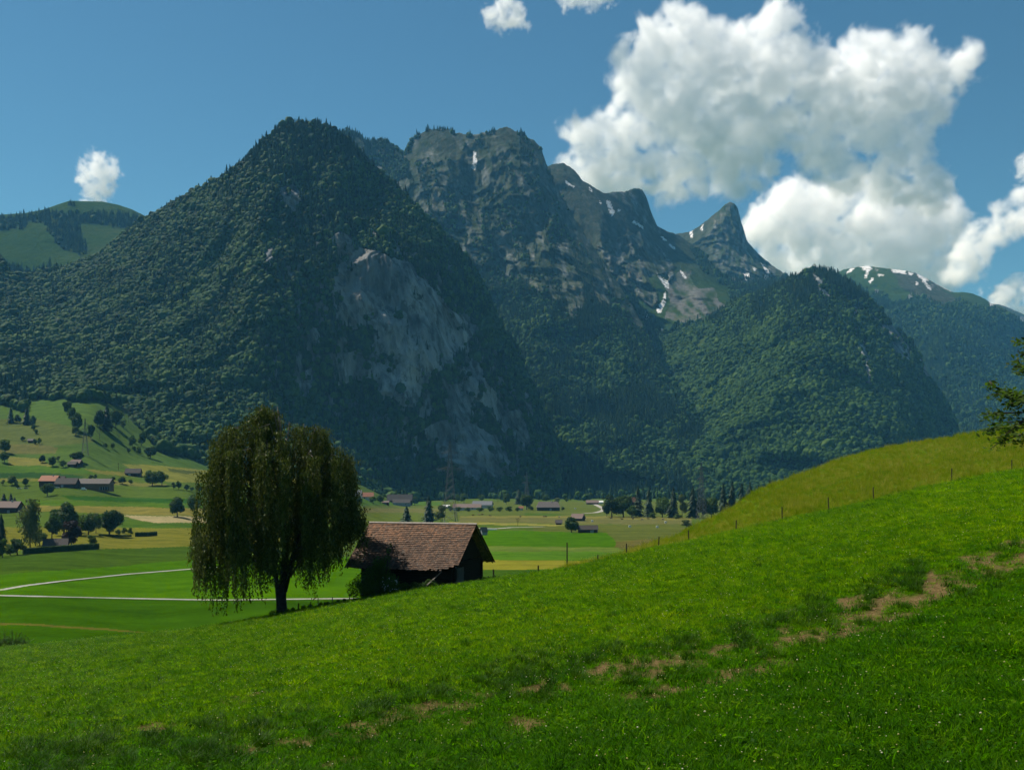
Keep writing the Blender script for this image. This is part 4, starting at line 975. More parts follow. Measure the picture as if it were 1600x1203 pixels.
PROTO = {}
def proto(kind, crown, tmb, leaf, bark=None):
    bark = bark or MAT_BARK; V, Fc = crown
    cm = np_mesh(kind + '_crown', V, Fc, [leaf]); tm = tmb.mesh(kind + '_trunk', bark, True)
    # one joined mesh for those only a few pixels tall
    mb = MB(); mb.v = list(tmb.v); mb.f = [list(f) for f in tmb.f]; mb.m = [1] * len(tmb.f); b = len(mb.v)
    mb.v += [tuple(v) for v in V.tolist()]; mb.f += [[b + i for i in f] for f in Fc.tolist()]; mb.m += [0] * len(Fc)
    PROTO[kind] = (cm, tm, mb.mesh(kind + '_whole', [leaf, bark]))
def spruce_crown(seed, **k):
    V, Fc = spruce_arrays(seed, **k); V = V * np.array([3.3, 3.3, 1]); return V, Fc[:-2]
for i_ in range(4): proto('round%d' % i_, crown_arrays(500 + i_, 3000, 12 + 2 * i_), trunk_mb(i_), MAT_LEAF)
for i_ in range(2): proto('dark%d' % i_, crown_arrays(520 + i_, 3400, 15, size=.045), trunk_mb(20 + i_), MAT_DARKLEAF)
proto('pale', crown_arrays(530, 2400, 17, size=.034, flat=1.2), trunk_mb(30, .022, .8, 7), MAT_PALE)
proto('pale_small', crown_arrays(531, 1900, 10, size=.04), trunk_mb(31, .024, .6, 5), MAT_PALE)
proto('copper', crown_arrays(540, 3200, 14, size=.042, cz=.56, rz=.5), trunk_mb(40), MAT_COPPER)
for i_ in range(3): proto('spruce%d' % i_, spruce_crown(550 + i_, tiers=15, per=10), trunk_mb(50 + i_, .02, .7, 0), MAT_NEEDLE)
for i_ in range(2): proto('shrub%d' % i_, crown_arrays(560 + i_, 1700, 9, rz=.5, cz=.48, size=.05), trunk_mb(60 + i_, .03, .4, 4), MAT_LEAF)
proto('bare', (lambda V, F_: (V, F_))(*crown_arrays(570, 60, 8, size=.02)), bare_mb(70), MAT_PALE)
KIND = {'round': ('broadleaf_tree', 'tree'), 'dark': ('broadleaf_tree', 'tree'), 'pale': ('birch_tree', 'tree'), 'pale_small': ('broadleaf_tree', 'tree'), 'copper': ('copper_beech', 'tree'), 'spruce': ('spruce_tree', 'tree'),
        'shrub': ('shrub', 'shrub'), 'bare': ('bare_tree', 'tree')}

def tree(kind, px, py, h, w, label, group=None, pos=None):
    """px, py: foot of the trunk; h, w: height and crown width in pixels of the photograph"""
    p = pos if pos is not None else at(px, py); m = p.y / F; base = kind.rstrip('0123456789')
    nm, cat = KIND[base]; rz = (px * 37 + py * 11) % 6.28; sc_ = (w * m, w * m, h * m); p = p - Vector((0, 0, .02 * h * m))
    if h < 13:
        o = obj(nm, PROTO[kind][2]); o.location = p; o.rotation_euler = (0, 0, rz); o.scale = sc_; tag(o, label, cat, group); return o
    r = empty(nm, p, rz, sc_); tag(r, label, cat, group)
    link(bpy.data.objects.new('crown', PROTO[kind][0]), r); link(bpy.data.objects.new('trunk', PROTO[kind][1]), r); return r

G1 = 'trees scattered over the left pasture'; G2 = 'trees around the farm'; G3 = 'trees round the shed with the clipped hedge'; G4 = 'trees on the valley floor'; G5 = 'trees of the grove at the foot of the wooded hill'; G6 = 'bushes of the hedgerow before the far houses'
TREES = [
    # pasture on the left
    ('spruce0', 17, 661, 25, 14, 'tall dark tree heading the short row at the left end of the high pasture', G1), ('dark0', 28, 661, 14, 12, 'low rounded tree squeezed between two dark taller trees on the high pasture', G1),
    ('spruce1', 42, 663, 28, 15, 'tallest dark conifer of the short row on the high pasture', G1), ('round1', 51, 666, 17, 12, 'dark tree ending the short row at its lower right side', G1),
    ('shrub0', 53, 672, 9, 9, 'bush just downhill of the short row on the high pasture', G1), ('shrub1', 56, 678, 8, 8, 'lowest bush trailing downhill from the short row of trees', G1),
    ('dark1', 105, 647, 24, 16, 'topmost tree of the diagonal tree line, against the dark wood edge', G1), ('round2', 113, 659, 24, 15, 'second tree down the diagonal line on the high pasture', G1),
    ('dark0', 120, 674, 31, 21, 'largest tree of the diagonal line, broad and dark', G1), ('round0', 118, 680, 15, 14, 'small tree in front of the largest one of the diagonal line', G1),
    ('dark1', 142, 685, 25, 13, 'dark upright tree just right of the lattice pylon on the pasture', G1),
    ('dark0', 156, 668, 29, 21, 'left tree of the dense clump in the middle of the high pasture', G1), ('spruce2', 167, 674, 42, 24, 'tall central tree of the dense clump on the high pasture', G1),
    ('dark1', 181, 668, 32, 23, 'right tree of the dense clump on the high pasture', G1), ('shrub0', 193, 668, 14, 16, 'low bush where the dense clump meets the wood edge', G1),
    ('bare', 195, 657, 21, 10, 'thin see-through tree beside the dense clump by the wood', G1), ('bare', 201, 660, 21, 10, 'thin see-through tree nearest the wood edge beside the dense clump', G1),
    ('bare', 156, 686, 17, 15, 'bare spreading tree below the dense clump', G1), ('bare', 186, 689, 17, 12, 'bare tree standing alone between clump and wood edge', G1),
    ('shrub1', 164, 700, 9, 8, 'tiny fruit tree on the slope, the left of two', G1), ('round3', 176, 701, 10, 8, 'tiny fruit tree on the slope, the right of two', G1),
    ('round1', 207, 701, 22, 14, 'tree standing off the lower edge of the mountain wood', G1), ('round2', 221, 696, 23, 14, 'tree touching the lower edge of the mountain wood', G1),
    ('round0', 210, 706, 10, 7, 'sapling under the tree off the wood edge', G1), ('round3', 217, 710, 13, 9, 'young tree a little below the wood edge', G1), ('shrub0', 200, 707, 8, 9, 'bush at the lower left of the trees off the wood edge', G1),
    ('dark1', 235, 716, 22, 21, 'round dark tree at the tip of the wood, its foot on the meadow', G1),
    ('round3', 8, 708, 23, 19, 'large round tree at the left edge of the photo above a brown strip', G1), ('round1', 7, 723, 18, 17, 'round tree at the left edge just below the large one', G1),
    ('shrub1', 36, 689, 8, 9, 'lone bush left of the little hut on the pasture', G1), ('shrub0', 54, 694, 9, 8, 'bush touching the little hut on the pasture', G1), ('shrub1', 62, 694, 11, 7, 'bush right of the little hut, the taller of two', G1),
    ('dark0', 66, 723, 13, 12, 'compact dark tree beside the small yellow field', G1), ('round2', 82, 729, 17, 14, 'tree with a clear shadow left of the twin barns', G1), ('pale_small', 91, 721, 9, 9, 'pale small tree behind the one left of the twin barns', G1),
    ('shrub1', 99, 730, 12, 13, 'bush at the left wall of the twin barns', G1), ('dark1', 120, 722, 19, 22, 'broad dark tree behind the twin barns', G1),
    # round the farm
    ('round2', 238, 759, 26, 26, 'left tree of the close pair of big round trees right of the farm', G2), ('round0', 253, 759, 26, 22, 'right tree of the close pair of big round trees right of the farm', G2),
    ('round1', 176, 752, 8, 10, 'small low tree right of the farm, the left of three', G2), ('round3', 191, 756, 12, 15, 'spreading fruit tree right of the farm, the middle of three', G2), ('round0', 204, 757, 9, 8, 'small tree right of the farm, the right of three', G2),
    ('pale_small', 271, 765, 12, 9, 'thin pale tree, left one of the loose row right of the big pair', G2), ('round1', 279, 765, 14, 10, 'taller tree of the loose row right of the big pair', G2),
    ('dark0', 292, 766, 10, 11, 'dark low tree of the loose row right of the big pair', G2), ('round2', 300, 767, 7, 8, 'smallest tree of the loose row right of the big pair', G2), ('dark1', 311, 768, 10, 13, 'last tree of the loose row, beside the big weeping tree', G2),
    ('round0', 74, 775, 22, 22, 'round tree standing in the meadow in front of the farm', G2), ('round3', 19, 758, 16, 16, 'large tree left of the farm', G2), ('shrub0', 26, 760, 10, 8, 'bush in front of the large tree left of the farm', G2),
    ('dark0', 40, 759, 13, 12, 'dark tree close left of the red roofed farmhouse', G2), ('pale_small', 5, 758, 9, 8, 'faint small tree at the left edge level with the farm', G2), ('shrub1', 143, 748, 7, 10, 'low tree behind the long barn roof, left of two', G2), ('shrub0', 149, 748, 8, 8, 'low tree behind the long barn roof, right of two', G2),
    ('round3', 277, 807, 32, 28, 'round tree alone in the yellow field left of the big weeping tree', G2), ('round1', 304, 803, 32, 27, 'round tree half hidden by the big weeping tree at left', G2),
    ('spruce1', 6, 784, 14, 12, 'left conifer behind the house at the left edge', G2), ('spruce0', 17, 783, 13, 9, 'middle conifer behind the house at the left edge', G2), ('spruce2', 23, 784, 8, 6, 'small conifer behind the right end of the house at the left edge', G2),
    # group with the shed and hedge
    ('pale', 47, 859, 80, 44, 'tall pale feathery birch at the left end of the garden', G3), ('dark0', 100, 836, 54, 48, 'large dark rounded tree behind the copper one', G3), ('round1', 81, 842, 37, 30, 'mid green tree between the pale birch and the copper tree', G3),
    ('dark1', 171, 837, 47, 43, 'big dark dome shaped tree at the right of the garden', G3), ('round2', 138, 836, 36, 30, 'greyish green tree left of the dark dome shaped one', G3), ('round3', 116, 832, 32, 20, 'brighter green tree between two larger dark crowns', G3), ('pale_small', 150, 833, 33, 20, 'brownish thin tree tucked behind the dark dome shaped one', G3),
    ('copper', 112, 855, 42, 34, 'dark purple copper beech beside the shed', G3), ('shrub0', 142, 853, 19, 19, 'small bright round tree by the hedge corner', G3),
    ('shrub1', 195, 834, 11, 11, 'left of two dark bushes by the clipped hedge', G3), ('shrub0', 204, 835, 12, 11, 'right of two dark bushes by the clipped hedge', G3), ('shrub1', 184, 836, 10, 10, 'little grey green bush under the dark dome shaped tree', G3),
    ('spruce1', 2, 852, 50, 22, 'dark conifer cut by the left edge of the photo', G3), ('shrub0', 4, 871, 32, 24, 'leafy bush at the left edge below the conifer', G3), ('shrub1', 27, 867, 28, 30, 'wide light green bush below the pale birch', G3), ('round1', 62, 852, 26, 26, 'leafy tree behind the shed roof', G3), ('shrub1', 16, 868, 20, 20, 'bush filling the gap left of the wide light green bush', G3),
    # valley floor right of the birch
    ('spruce0', 635, 820, 30, 24, 'smaller conifer rising behind the barn roof', G4), ('spruce2', 670, 820, 47, 26, 'taller conifer rising behind the barn roof', G4), ('pale_small', 689, 818, 30, 22, 'pale bushy tree beside the taller conifer', G4),
    ('round0', 545, 785, 12, 16, 'tree at the grey roofed house by the grassy knoll', G4), ('round3', 560, 787, 12, 15, 'tree between the grey and the red roof by the knoll', G4), ('round1', 583, 787, 12, 15, 'tree right of the red roof by the knoll', G4), ('round2', 594, 786, 14, 14, 'tree at the foot of the grassy knoll', G4),
    ('round3', 648, 789, 14, 14, 'tree leaning on the right end of the wide dark barn', G4), ('round1', 716, 785, 13, 10, 'left tree of two behind the far long roofs', G4), ('round0', 725, 786, 17, 16, 'right, larger tree of two behind the far long roofs', G4), ('round2', 753, 783, 11, 11, 'tree behind the gabled far house', G4),
    ('bare', 778, 786, 9, 6, 'thin tree in the far meadow before the wood', G4), ('round3', 791, 788, 18, 13, 'round topped tree alone in the far meadow', G4), ('spruce1', 811, 788, 26, 17, 'dark conifer at the far wood edge', G4), ('dark1', 823, 796, 28, 23, 'big dark tree left of the far grey farmhouse', G4),
    ('round1', 854, 785, 13, 12, 'tree behind the far grey farmhouse roof', G4), ('pale_small', 871, 788, 11, 14, 'pale bush at the right end of the far grey farmhouse', G4), ('round0', 886, 785, 8, 7, 'small round tree in the far meadow right of the grey farmhouse', G4), ('round2', 921, 782, 13, 15, 'tree behind the far barn with the white end', G4),
    ('bare', 809, 822, 14, 10, 'small dead tree in the fields right of the barn', G4), ('dark0', 893, 832, 26, 29, 'round dark tree beside the two small field barns', G4), ('shrub1', 829, 797, 7, 10, 'bush left of the far grey farmhouse', G4), ('shrub0', 879, 797, 6, 8, 'bush at the right corner of the far grey farmhouse', G4),
    # hedgerow
    ('shrub0', 703, 798, 9, 13, 'hedgerow bush beside the lattice pylon', G6), ('shrub1', 716, 799, 8, 15, 'hedgerow bush right of the lattice pylon', G6), ('shrub0', 731, 799, 7, 14, 'hedgerow bush before the long far roof', G6), ('shrub1', 749, 799, 7, 17, 'hedgerow bush before the gabled far house', G6), ('shrub0', 765, 799, 9, 15, 'hedgerow bush at the right end of the gabled far house', G6),
    ('shrub1', 781, 799, 8, 16, 'hedgerow bush alone right of the far houses', G6), ('shrub0', 796, 799, 9, 16, 'hedgerow bush below the round topped tree', G6), ('shrub1', 809, 799, 7, 10, 'hedgerow bush next to the tiny red roof', G6),
    # grove
    ('dark0', 956, 808, 37, 34, 'leafy tree at the left end of the grove', G5), ('dark1', 974, 808, 40, 34, 'second leafy tree of the grove, the broadest', G5), ('spruce0', 997, 807, 49, 22, 'conifer just right of the broad leafy trees of the grove', G5), ('spruce1', 1014, 808, 49, 20, 'second conifer from the left in the grove', G5),
    ('round1', 987, 809, 20, 18, 'low tree in front of the first grove conifer', G5), ('round2', 1035, 808, 34, 26, 'greyish leafy tree in the middle of the grove', G5), ('spruce2', 1052, 809, 50, 22, 'conifer left of the bright leafy tree of the grove', G5), ('round0', 1046, 809, 26, 18, 'short leafy tree in the middle of the grove', G5),
    ('pale_small', 1066, 809, 38, 18, 'bright slender leafy tree inside the grove', G5), ('spruce0', 1083, 809, 50, 24, 'conifer just left of the grove pylon', G5), ('dark1', 1097, 809, 38, 20, 'dark tree behind the grove pylon', G5), ('round3', 1112, 809, 34, 24, 'mid green tree just right of the grove pylon', G5),
    ('spruce1', 1130, 811, 57, 22, 'first conifer right of the grove pylon', G5), ('spruce2', 1144, 811, 61, 24, 'tallest conifer right of the grove pylon', G5), ('spruce0', 1159, 812, 58, 22, 'conifer half hidden by the hillside, next to the tallest', G5), ('spruce1', 1172, 812, 62, 22, 'conifer whose upper half shows over the hay slope', G5),
    ('spruce2', 1185, 812, 54, 20, 'conifer whose tip shows just over the hay slope', G5), ('spruce0', 1203, 812, 66, 22, 'last conifer tip showing over the hay slope', G5), ('shrub0', 1020, 810, 10, 16, 'bush at the foot of the grove left of centre', G5), ('shrub1', 1060, 811, 9, 14, 'bush at the foot of the grove before the bright slender tree', G5), ('round0', 948, 807, 22, 12, 'slim tree closing the left side of the grove', G5),
    ('pale_small', 1072, 826, 15, 22, 'thin pale bush showing over the lower hay slope', G4),
]
for t_ in TREES: tree(*t_)

def hedge(pix, h, w, label):
    mb = MB(); rng = np.random.default_rng(int(pix[0][0]) + 3); P = [at(*p) for p in pix]; C = []; Nn = []
    for a, b in zip(P[:-1], P[1:]):
        L = (b - a).length; n = int(L * 45); u = rng.random(n); s = rng.random((n, 2)); side = Vector((-(b - a).y, (b - a).x, 0)).normalized()
        for k in range(n):
            f = rng.integers(0, 3); base = a.lerp(b, u[k]); t = (s[k, 0] - .5) * w if f == 0 else (w / 2 if f == 1 else -w / 2); z = h if f == 0 else s[k, 1] * h
            C.append(base + side * (t + rng.normal() * .12) + Vector((0, 0, z + rng.normal() * .12))); Nn.append(Vector((0, 0, 1)) if f == 0 else side * (1 if f == 1 else -1))
        mb.add([a + side * w * .4, a - side * w * .4, b - side * w * .4, b + side * w * .4] + [q + Vector((0, 0, h * .92)) for q in (a + side * w * .4, a - side * w * .4, b - side * w * .4, b + side * w * .4)],
               [(4, 5, 6, 7), (0, 1, 5, 4), (1, 2, 6, 5), (2, 3, 7, 6), (3, 0, 4, 7)])
    C = np.array([list(c) for c in C]); Nn = np.array([list(c) for c in Nn]) + .5 * rng.normal(size=(len(C), 3)); Nn /= np.linalg.norm(Nn, axis=1)[:, None]
    V, Fc = quads(C, Nn, .32, rng); b = len(mb.v); mb.v += [tuple(v) for v in V.tolist()]; mb.f += [[b + i for i in f] for f in Fc.tolist()]; mb.m += [0] * len(Fc)
    o = mb.build('hedge', MAT_DARKLEAF); tag(o, label, 'hedge'); return o
hedge([(36, 866), (70, 863.5), (110, 860.5), (153, 857.5)], 3.0, 1.6, 'dark clipped hedge running in front of the shed and the copper beech')
hedge([(211, 838), (230, 837.5), (245, 836.5)], 2.6, 1.8, 'short clipped hedge block right of the dark dome shaped tree')
hedge([(155, 837), (172, 837.5), (205, 838)], .9, 1.2, 'low hedge under the dark dome shaped tree')
# ------------------------------------------------------------------ the weeping birch
def build_birch():
    rng = np.random.default_rng(12); base = behind_crest(441, 2.6); D = base.y; m = D / F
    up = curve([(303, 868), (309, 806), (318, 780), (326, 752), (333, 718), (338, 692), (346, 674), (370, 664), (385, 652), (400, 642), (414, 638), (428, 646), (437, 659), (460, 662), (490, 668), (502, 673), (515, 692), (530, 701), (543, 713), (548, 738), (552, 778), (562, 797), (567, 815)])
    lo = curve([(303, 888), (312, 905), (330, 935), (345, 945), (361, 957), (385, 928), (406, 945), (425, 915), (442, 905), (470, 915), (480, 935), (498, 930), (512, 905), (525, 898), (540, 872), (555, 842), (567, 820)])
    X = lambda px: (px - 441) * m; Z = lambda py: (HY - py) * m - base.z
    leaves = []; nrm = []; hang = []
    def strand(x, y, zt, L, sway):
        n = max(3, int(L / .115)); k = np.arange(n) / n; s = np.stack([x + sway[0] * k ** 2 + .05 * np.cumsum(rng.normal(size=n)) * .35, y + sway[1] * k ** 2 + .05 * np.cumsum(rng.normal(size=n)) * .35, zt - L * k], -1)
        s = s + rng.normal(size=s.shape) * .055; keep = rng.random(n) > .12; leaves.append(s[keep])
    NB = 132; lone = [(408, 806), (416, 822), (425, 800), (430, 835), (436, 815), (446, 825), (452, 806), (458, 832), (466, 815), (474, 806), (400, 820), (420, 780), (445, 785), (470, 780), (392, 800), (482, 812), (310, 858), (316, 850), (324, 842), (556, 788), (562, 796), (550, 772), (409, 638), (416, 638), (424, 641), (399, 644), (431, 650), (412, 644), (420, 646), (392, 650), (498, 669), (490, 668), (505, 674), (345, 674), (338, 690), (356, 668), (328, 740), (334, 715), (545, 716), (540, 713)]
    for i in range(NB + len(lone)):
        px = 303 + 264 * (i + rng.random()) / 100 if i < 100 else 318 + 232 * rng.random(); u = (px - 436) / 134.; ry = 5.6 * math.sqrt(max(.03, 1 - u * u)); y = (rng.random() * 2 - 1) * ry; v = y / 6.0
        pu, pl = float(up(px)), float(lo(px))
        lev = 0 if rng.random() < .45 else rng.random() * .66
        top = pu + (pl - pu) * (.30 * abs(v) ** 1.8) + abs(rng.normal()) * 13 * (lev > 0 or rng.random() < .6)
        pt = top + (pl - top) * lev; hang.append((X(px), y, Z(pt), lev)); ns = int(rng.integers(13, 26)); full = (pl - pt) * m; reach = full * (.45 + .6 * rng.random()) if lev < .3 else full * (.75 + .35 * rng.random())
        if i >= NB:
            px, pt = lone[i - NB]; hang.pop(); y = rng.normal() * .6; hang.append((X(px), y, Z(pt), 0)); ns = 20; reach = (45 + 60 * rng.random()) * m
        wx_, wy_ = .36 + .42 * rng.random(), .4 + .4 * rng.random(); tilt = X(px) * .02
        for k in range(ns):
            a = rng.random() * 6.28; r = math.sqrt(rng.random()); L = max(.5, reach * (.35 + .65 * rng.random() ** .7))
            strand(X(px) + wx_ * r * math.cos(a), y + wy_ * r * math.sin(a), Z(pt) - .4 * r * r + rng.normal() * .1, L, rng.normal(size=2) * .15 + np.array([tilt, 0]))
        # the arching top of the bunch
        q = rng.normal(size=(60, 3)) * np.array([.38, .38, .16]) + np.array([X(px), y, Z(pt) + .02]); leaves.append(q)
    P = np.concatenate(leaves); Nn = rng.normal(size=P.shape) * np.array([1, 1, .45]); Nn /= np.linalg.norm(Nn, axis=1)[:, None]
    n = len(P); s = (.095 * (.7 + .6 * rng.random(n)))[:, None]; side = np.cross(Nn, [0, 0, 1.]); side /= np.linalg.norm(side, axis=1)[:, None] + 1e-6; dn = np.array([0, 0, -1.]) + .35 * rng.normal(size=P.shape)
    V = np.stack([P, P + side * s * .6 + dn * s * .8, P + dn * s * 2.1, P - side * s * .6 + dn * s * .8], 1).reshape(-1, 3)
    t = NT('weeping_birch_leaves'); nn = t.noise(t.pos(), 1.1, 5, .6); rz_ = t.n('NewGeometry').outputs['Random Per Island']
    c = t.ramp(t.math('ADD', t.math('MULTIPLY', nn, .65), t.math('MULTIPLY', rz_, .35)), [(.25, (.016, .028, .003)), (.45, (.044, .066, .007)), (.62, (.094, .115, .018)), (.8, (.17, .172, .055))])
    mat = t.surf(c, .65, .2, trans=.28, tcol=c)
    root = empty('weeping_birch', base); tag(root, 'big dark weeping birch with hanging curtains of twigs left of the old barn', 'tree')
    obj('crown', np_mesh('crown', V, np.arange(4 * n).reshape(n, 4), [mat]), root)
    mb = MB(); R = random.Random(5)
    mb.tube([(.1, 0, -.5), (.05, 0, .3), (0, 0, 1.6), (.1, .1, 3.6), (.3, .1, 6.5), (.0, .2, 10), (-.9, .1, 14), (-1.4, 0, 17.3)], [.55, .43, .36, .34, .27, .2, .11, .04], 10)
    mb.tube([(-.25, .0, -.3), (-.32, .05, 1.2), (-.55, .1, 3.4), (-1.2, .2, 7), (-2.4, .3, 11), (-3.6, .2, 14)], [.3, .24, .2, .16, .1, .04], 8)
    mb.tube([(.2, .0, 2.2), (.9, -.2, 5), (2.0, -.3, 8.5), (3.2, -.2, 12.0), (4.0, 0, 14.6)], [.26, .21, .16, .1, .04], 8)
    obj('trunk', mb.mesh('trunk', mat_plain('birch_bark', (.045, .042, .036), (.014, .013, .012), 3, .9, .1, .04), True), root)
    lb = MB()
    for (x, y, z, lev) in hang[::2]:
        if lev > .6: continue
        sx = [-1.2, .2, 2.0][0 if x < -1.5 else (2 if x > 1.8 else 1)]; sz = max(3.5, min(13, z - 2.2 - .35 * abs(x)))
        sxx = sx * min(1, sz / 9); a = Vector((sxx, 0, sz)); b = Vector((x, y, z)); mid = a.lerp(b, .6); mid.z = max(a.z, b.z) + .35
        lb.tube([a, a.lerp(mid, .55) + Vector((0, 0, .15)), mid, b, b + Vector((x * .03, y * .03, -.7))], [.075, .055, .035, .02, .01], 5)
    t = NT('grey_birch_twigs'); 
    obj('branches', lb.mesh('branches', t.surf((.12, .105, .085), .8, .2), True), root)
    return root
build_birch()

def leafy(name, label, cat, pos, blobs, n, size, mat, seed, stems=True, flowers=None, group=None):
    """bush made of leaf faces around a few lumps (x, y, z, r) in metres"""
    rng = np.random.default_rng(seed); B = np.array(blobs, float); wt = B[:, 3] ** 2; k = rng.choice(len(B), n, p=wt / wt.sum()); d = rng.normal(size=(n, 3)); d /= np.linalg.norm(d, axis=1)[:, None]
    p = B[k, :3] + d * (B[k, 3] * (.5 + .55 * rng.random(n)))[:, None]; nr = d + .6 * rng.normal(size=(n, 3)) + np.array([0, 0, .3]); nr /= np.linalg.norm(nr, axis=1)[:, None]; p[:, 2] = np.maximum(p[:, 2], .02)
    V, Fc = quads(p, nr, size, rng); root = empty(name, pos); tag(root, label, cat, group); obj('foliage', np_mesh('foliage', V, Fc, [mat]), root)
    if stems:
        mb = MB()
        for b in blobs: mb.tube([(b[0] * .3, b[1] * .3, -.3), (b[0] * .7, b[1] * .7, b[2] * .5), (b[0], b[1], b[2] + b[3] * .3)], [.05, .035, .012], 5)
        obj('stems', mb.mesh('stems', MAT_BARK, True), root)
    if flowers:
        bm = MB()
        for (x, y, z, r) in flowers:
            nn = 7
            for j in range(nn):
                a = 6.283 * j / nn; q = rng.normal() * .03; cx, cy, cz = x + r * .6 * math.cos(a), y + r * .6 * math.sin(a), z + q
                bm.add([(cx - r * .3, cy, cz), (cx, cy - r * .3, cz - r * .25), (cx + r * .3, cy, cz), (cx, cy + r * .3, cz + r * .25)], [(0, 1, 2, 3)])
        t = NT('elder_blossom'); obj('blossom', bm.mesh('blossom', t.surf((.7, .68, .55), .8, .1)), root)
    return root
MAT_BUSH = mat_leaf('elder_leaves', [(.1, (.028, .06, .006)), (.5, (.06, .115, .012)), (.9, (.12, .18, .026))], .45, ns=.6, rnd=.1)
MAT_WEED = mat_leaf('weed_leaves', [(.1, (.02, .05, .008)), (.5, (.04, .09, .012)), (.9, (.08, .13, .025))], .35, ns=.8, rnd=.1)

# ------------------------------------------------------------------ the old barn
def build_barn():
    th = math.radians(19); rp = Vector(unproj(664, 818, 93.3).tolist()); H = 6.6
    root = empty('barn', (rp.x, rp.y, rp.z - H), -th); tag(root, 'old log barn with a steep worn brown tile roof beside the birch', 'barn')
    t = NT('worn_roof_tiles'); isl = t.n('NewGeometry').outputs['Random Per Island']; n = t.noise(t.objpos(.55, .16, .16), 1.0, 6, .65); n2 = t.noise(t.objpos(), 3.0, 5); z = t.n('SeparateXYZ', {0: t.n('TexCoord').outputs['Object']}).outputs['Z']
    f = t.math('ADD', t.math('MULTIPLY', n, .6), t.math('ADD', t.math('MULTIPLY', isl, .26), t.math('MULTIPLY', t.math('SUBTRACT', z, 4.6), .065)))
    c = t.ramp(f, [(.2, (.028, .016, .010)), (.4, (.072, .042, .026)), (.55, (.13, .072, .042)), (.68, (.22, .105, .052)), (.85, (.34, .145, .056))])
    c = t.mix(t.mapr(n2, .55, .72, 0, .5), c, (.15, .135, .108))
    tile = t.surf(c, .85, .2)
    wood = mat_plain('dark_log_wood', (.034, .025, .018), (.012, .009, .007), 3, .9, .1, .03, stretch=(.5, 2, 6)); grey = mat_plain('grey_planks', (.16, .145, .12), (.08, .07, .06), 4, .9, .1, .02, stretch=(6, 6, .6))
    light = mat_plain('pale_ridge_cap', (.30, .27, .23), (.2, .17, .145), 3, .8, .1)
    sl = Vector((0, -5.0, -3.85)); L = sl.length; e = sl / L
    def roof(side):
        mb = MB(); rows, colsn = 25, 55; nrm = Vector((0, -3.85 * side * -1, 5.0)).normalized(); nrm = Vector((0, -side * .61, .79)) if side > 0 else Vector((0, .61, .79))
        ex = Vector((1, 0, 0)); dn = Vector((0, -5.0 * side, -3.85)) / L; rr = random.Random(3 + side)
        for r in range(rows):
            s0 = L * r / rows - .03; s1 = L * (r + 1) / rows + .05
            for k in range(colsn):
                xa = -5.75 + 10.95 * k / colsn; xb = -5.75 + 10.95 * (k + 1) / colsn - .012
                if side > 0 and (xa + xb) / 2 - 3.75 > (L - s1 + .12) * 1.85: continue
                if side > 0 and r == rows - 1 and 0.2 < xa < 3.6 and rr.random() < .22: continue
                j = rr.uniform(-.02, .02); sag = -.10 * math.sin(math.pi * (xa + 5.75) / 10.95) * math.sin(math.pi * r / rows); jl = rr.uniform(-.02, .03) + (rr.uniform(-.1, .06) if r == rows - 1 else 0); lift = .055 + rr.uniform(-.012, .02)
                o = Vector((0, 0, H + sag)); a = o + ex * xa + dn * (s0 + j) + nrm * .01; b = o + ex * xb + dn * (s0 + j) + nrm * .01; c_ = o + ex * xb + dn * (s1 + jl) + nrm * lift; d = o + ex * xa + dn * (s1 + jl) + nrm * lift
                th_ = nrm * -.03; V = [a, b, c_, d, d + th_, c_ + th_]; mb.add(V, [(0, 3, 2, 1), (3, 4, 5, 2), (0, 1, 5, 4)] if side > 0 else [(0, 1, 2, 3), (3, 2, 5, 4), (0, 4, 5, 1)])
        return mb
    rf = roof(1).build('roof', tile, root); tag(rf, 'sunlit tile slope facing the viewer, reddish near the ridge'); rb = roof(-1).build('roof', tile, root)
    rc = MB(); 
    for k in range(12): rc.prism([(-5.8 + .92 * k, -.15, H + .02), (-5.8 + .92 * k, 0, H + .14), (-5.8 + .92 * k, .15, H + .02), (-5.8 + .92 * k, 0, H + .06)], (.905, 0, 0))
    rc.build('ridge_cap', light, rf)
    # rafters and boards under the overhang
    ra = MB()
    for k in range(9):
        x = -5.5 + 10.45 * k / 8
        for s in (1, -1):
            if s > 0 and k == 8: a = Vector((x, 0, H - .13)); b = a + Vector((0, -4.3 * s, -3.31))
            else: a = Vector((x, 0, H - .13)); b = a + Vector((0, -4.9 * s, -3.77))
            ra.tube([a, b], .07, 4)
    ra.build('rafters', wood, root)
    # log walls: stacked beams with crossing ends
    wl = MB(); x0, x1, y0, y1 = -4.6, 4.2, -3.4, 3.5
    for k in range(17):
        z = -.9 + .24 * k
        if z < 3.2:
            for y in (y0, y1):
                if z < H - 3.85 / 5 * abs(y) - .35: wl.box((x0 - .25, y - .09, z), (x1 + .25, y + .09, z + .225))
        for x in (x0, x1):
            if z < 3.3: wl.box((x - .09, y0 - .25, z + .12), (x + .09, y1 + .25, z + .345))
    wl.build('wall', wood, root)
    for x in (x0, x1):
        gb = MB()
        for k in range(26):
            y = -3.5 + 7.0 * k / 26; zt = H - .77 * max(abs(y), abs(y + .27)) - .2
            if zt > 3.5: gb.box((x - .06, y, 3.4), (x + .06, y + .26, zt))
        gb.build('gable_boards', wood, root)
    dr = MB()
    for k in range(6): dr.box((x1 + .1, -2.7 + .27 * k, .3), (x1 + .16, -2.45 + .27 * k, 2.75 + .02 * (k % 2)))
    dr.box((x1 + .165, -2.7, 1.0), (x1 + .2, -1.1, 1.14)); dr.box((x1 + .165, -2.7, 2.2), (x1 + .2, -1.1, 2.34))
    tag(dr.build('door', grey, root), 'pale grey plank door on the gable side')
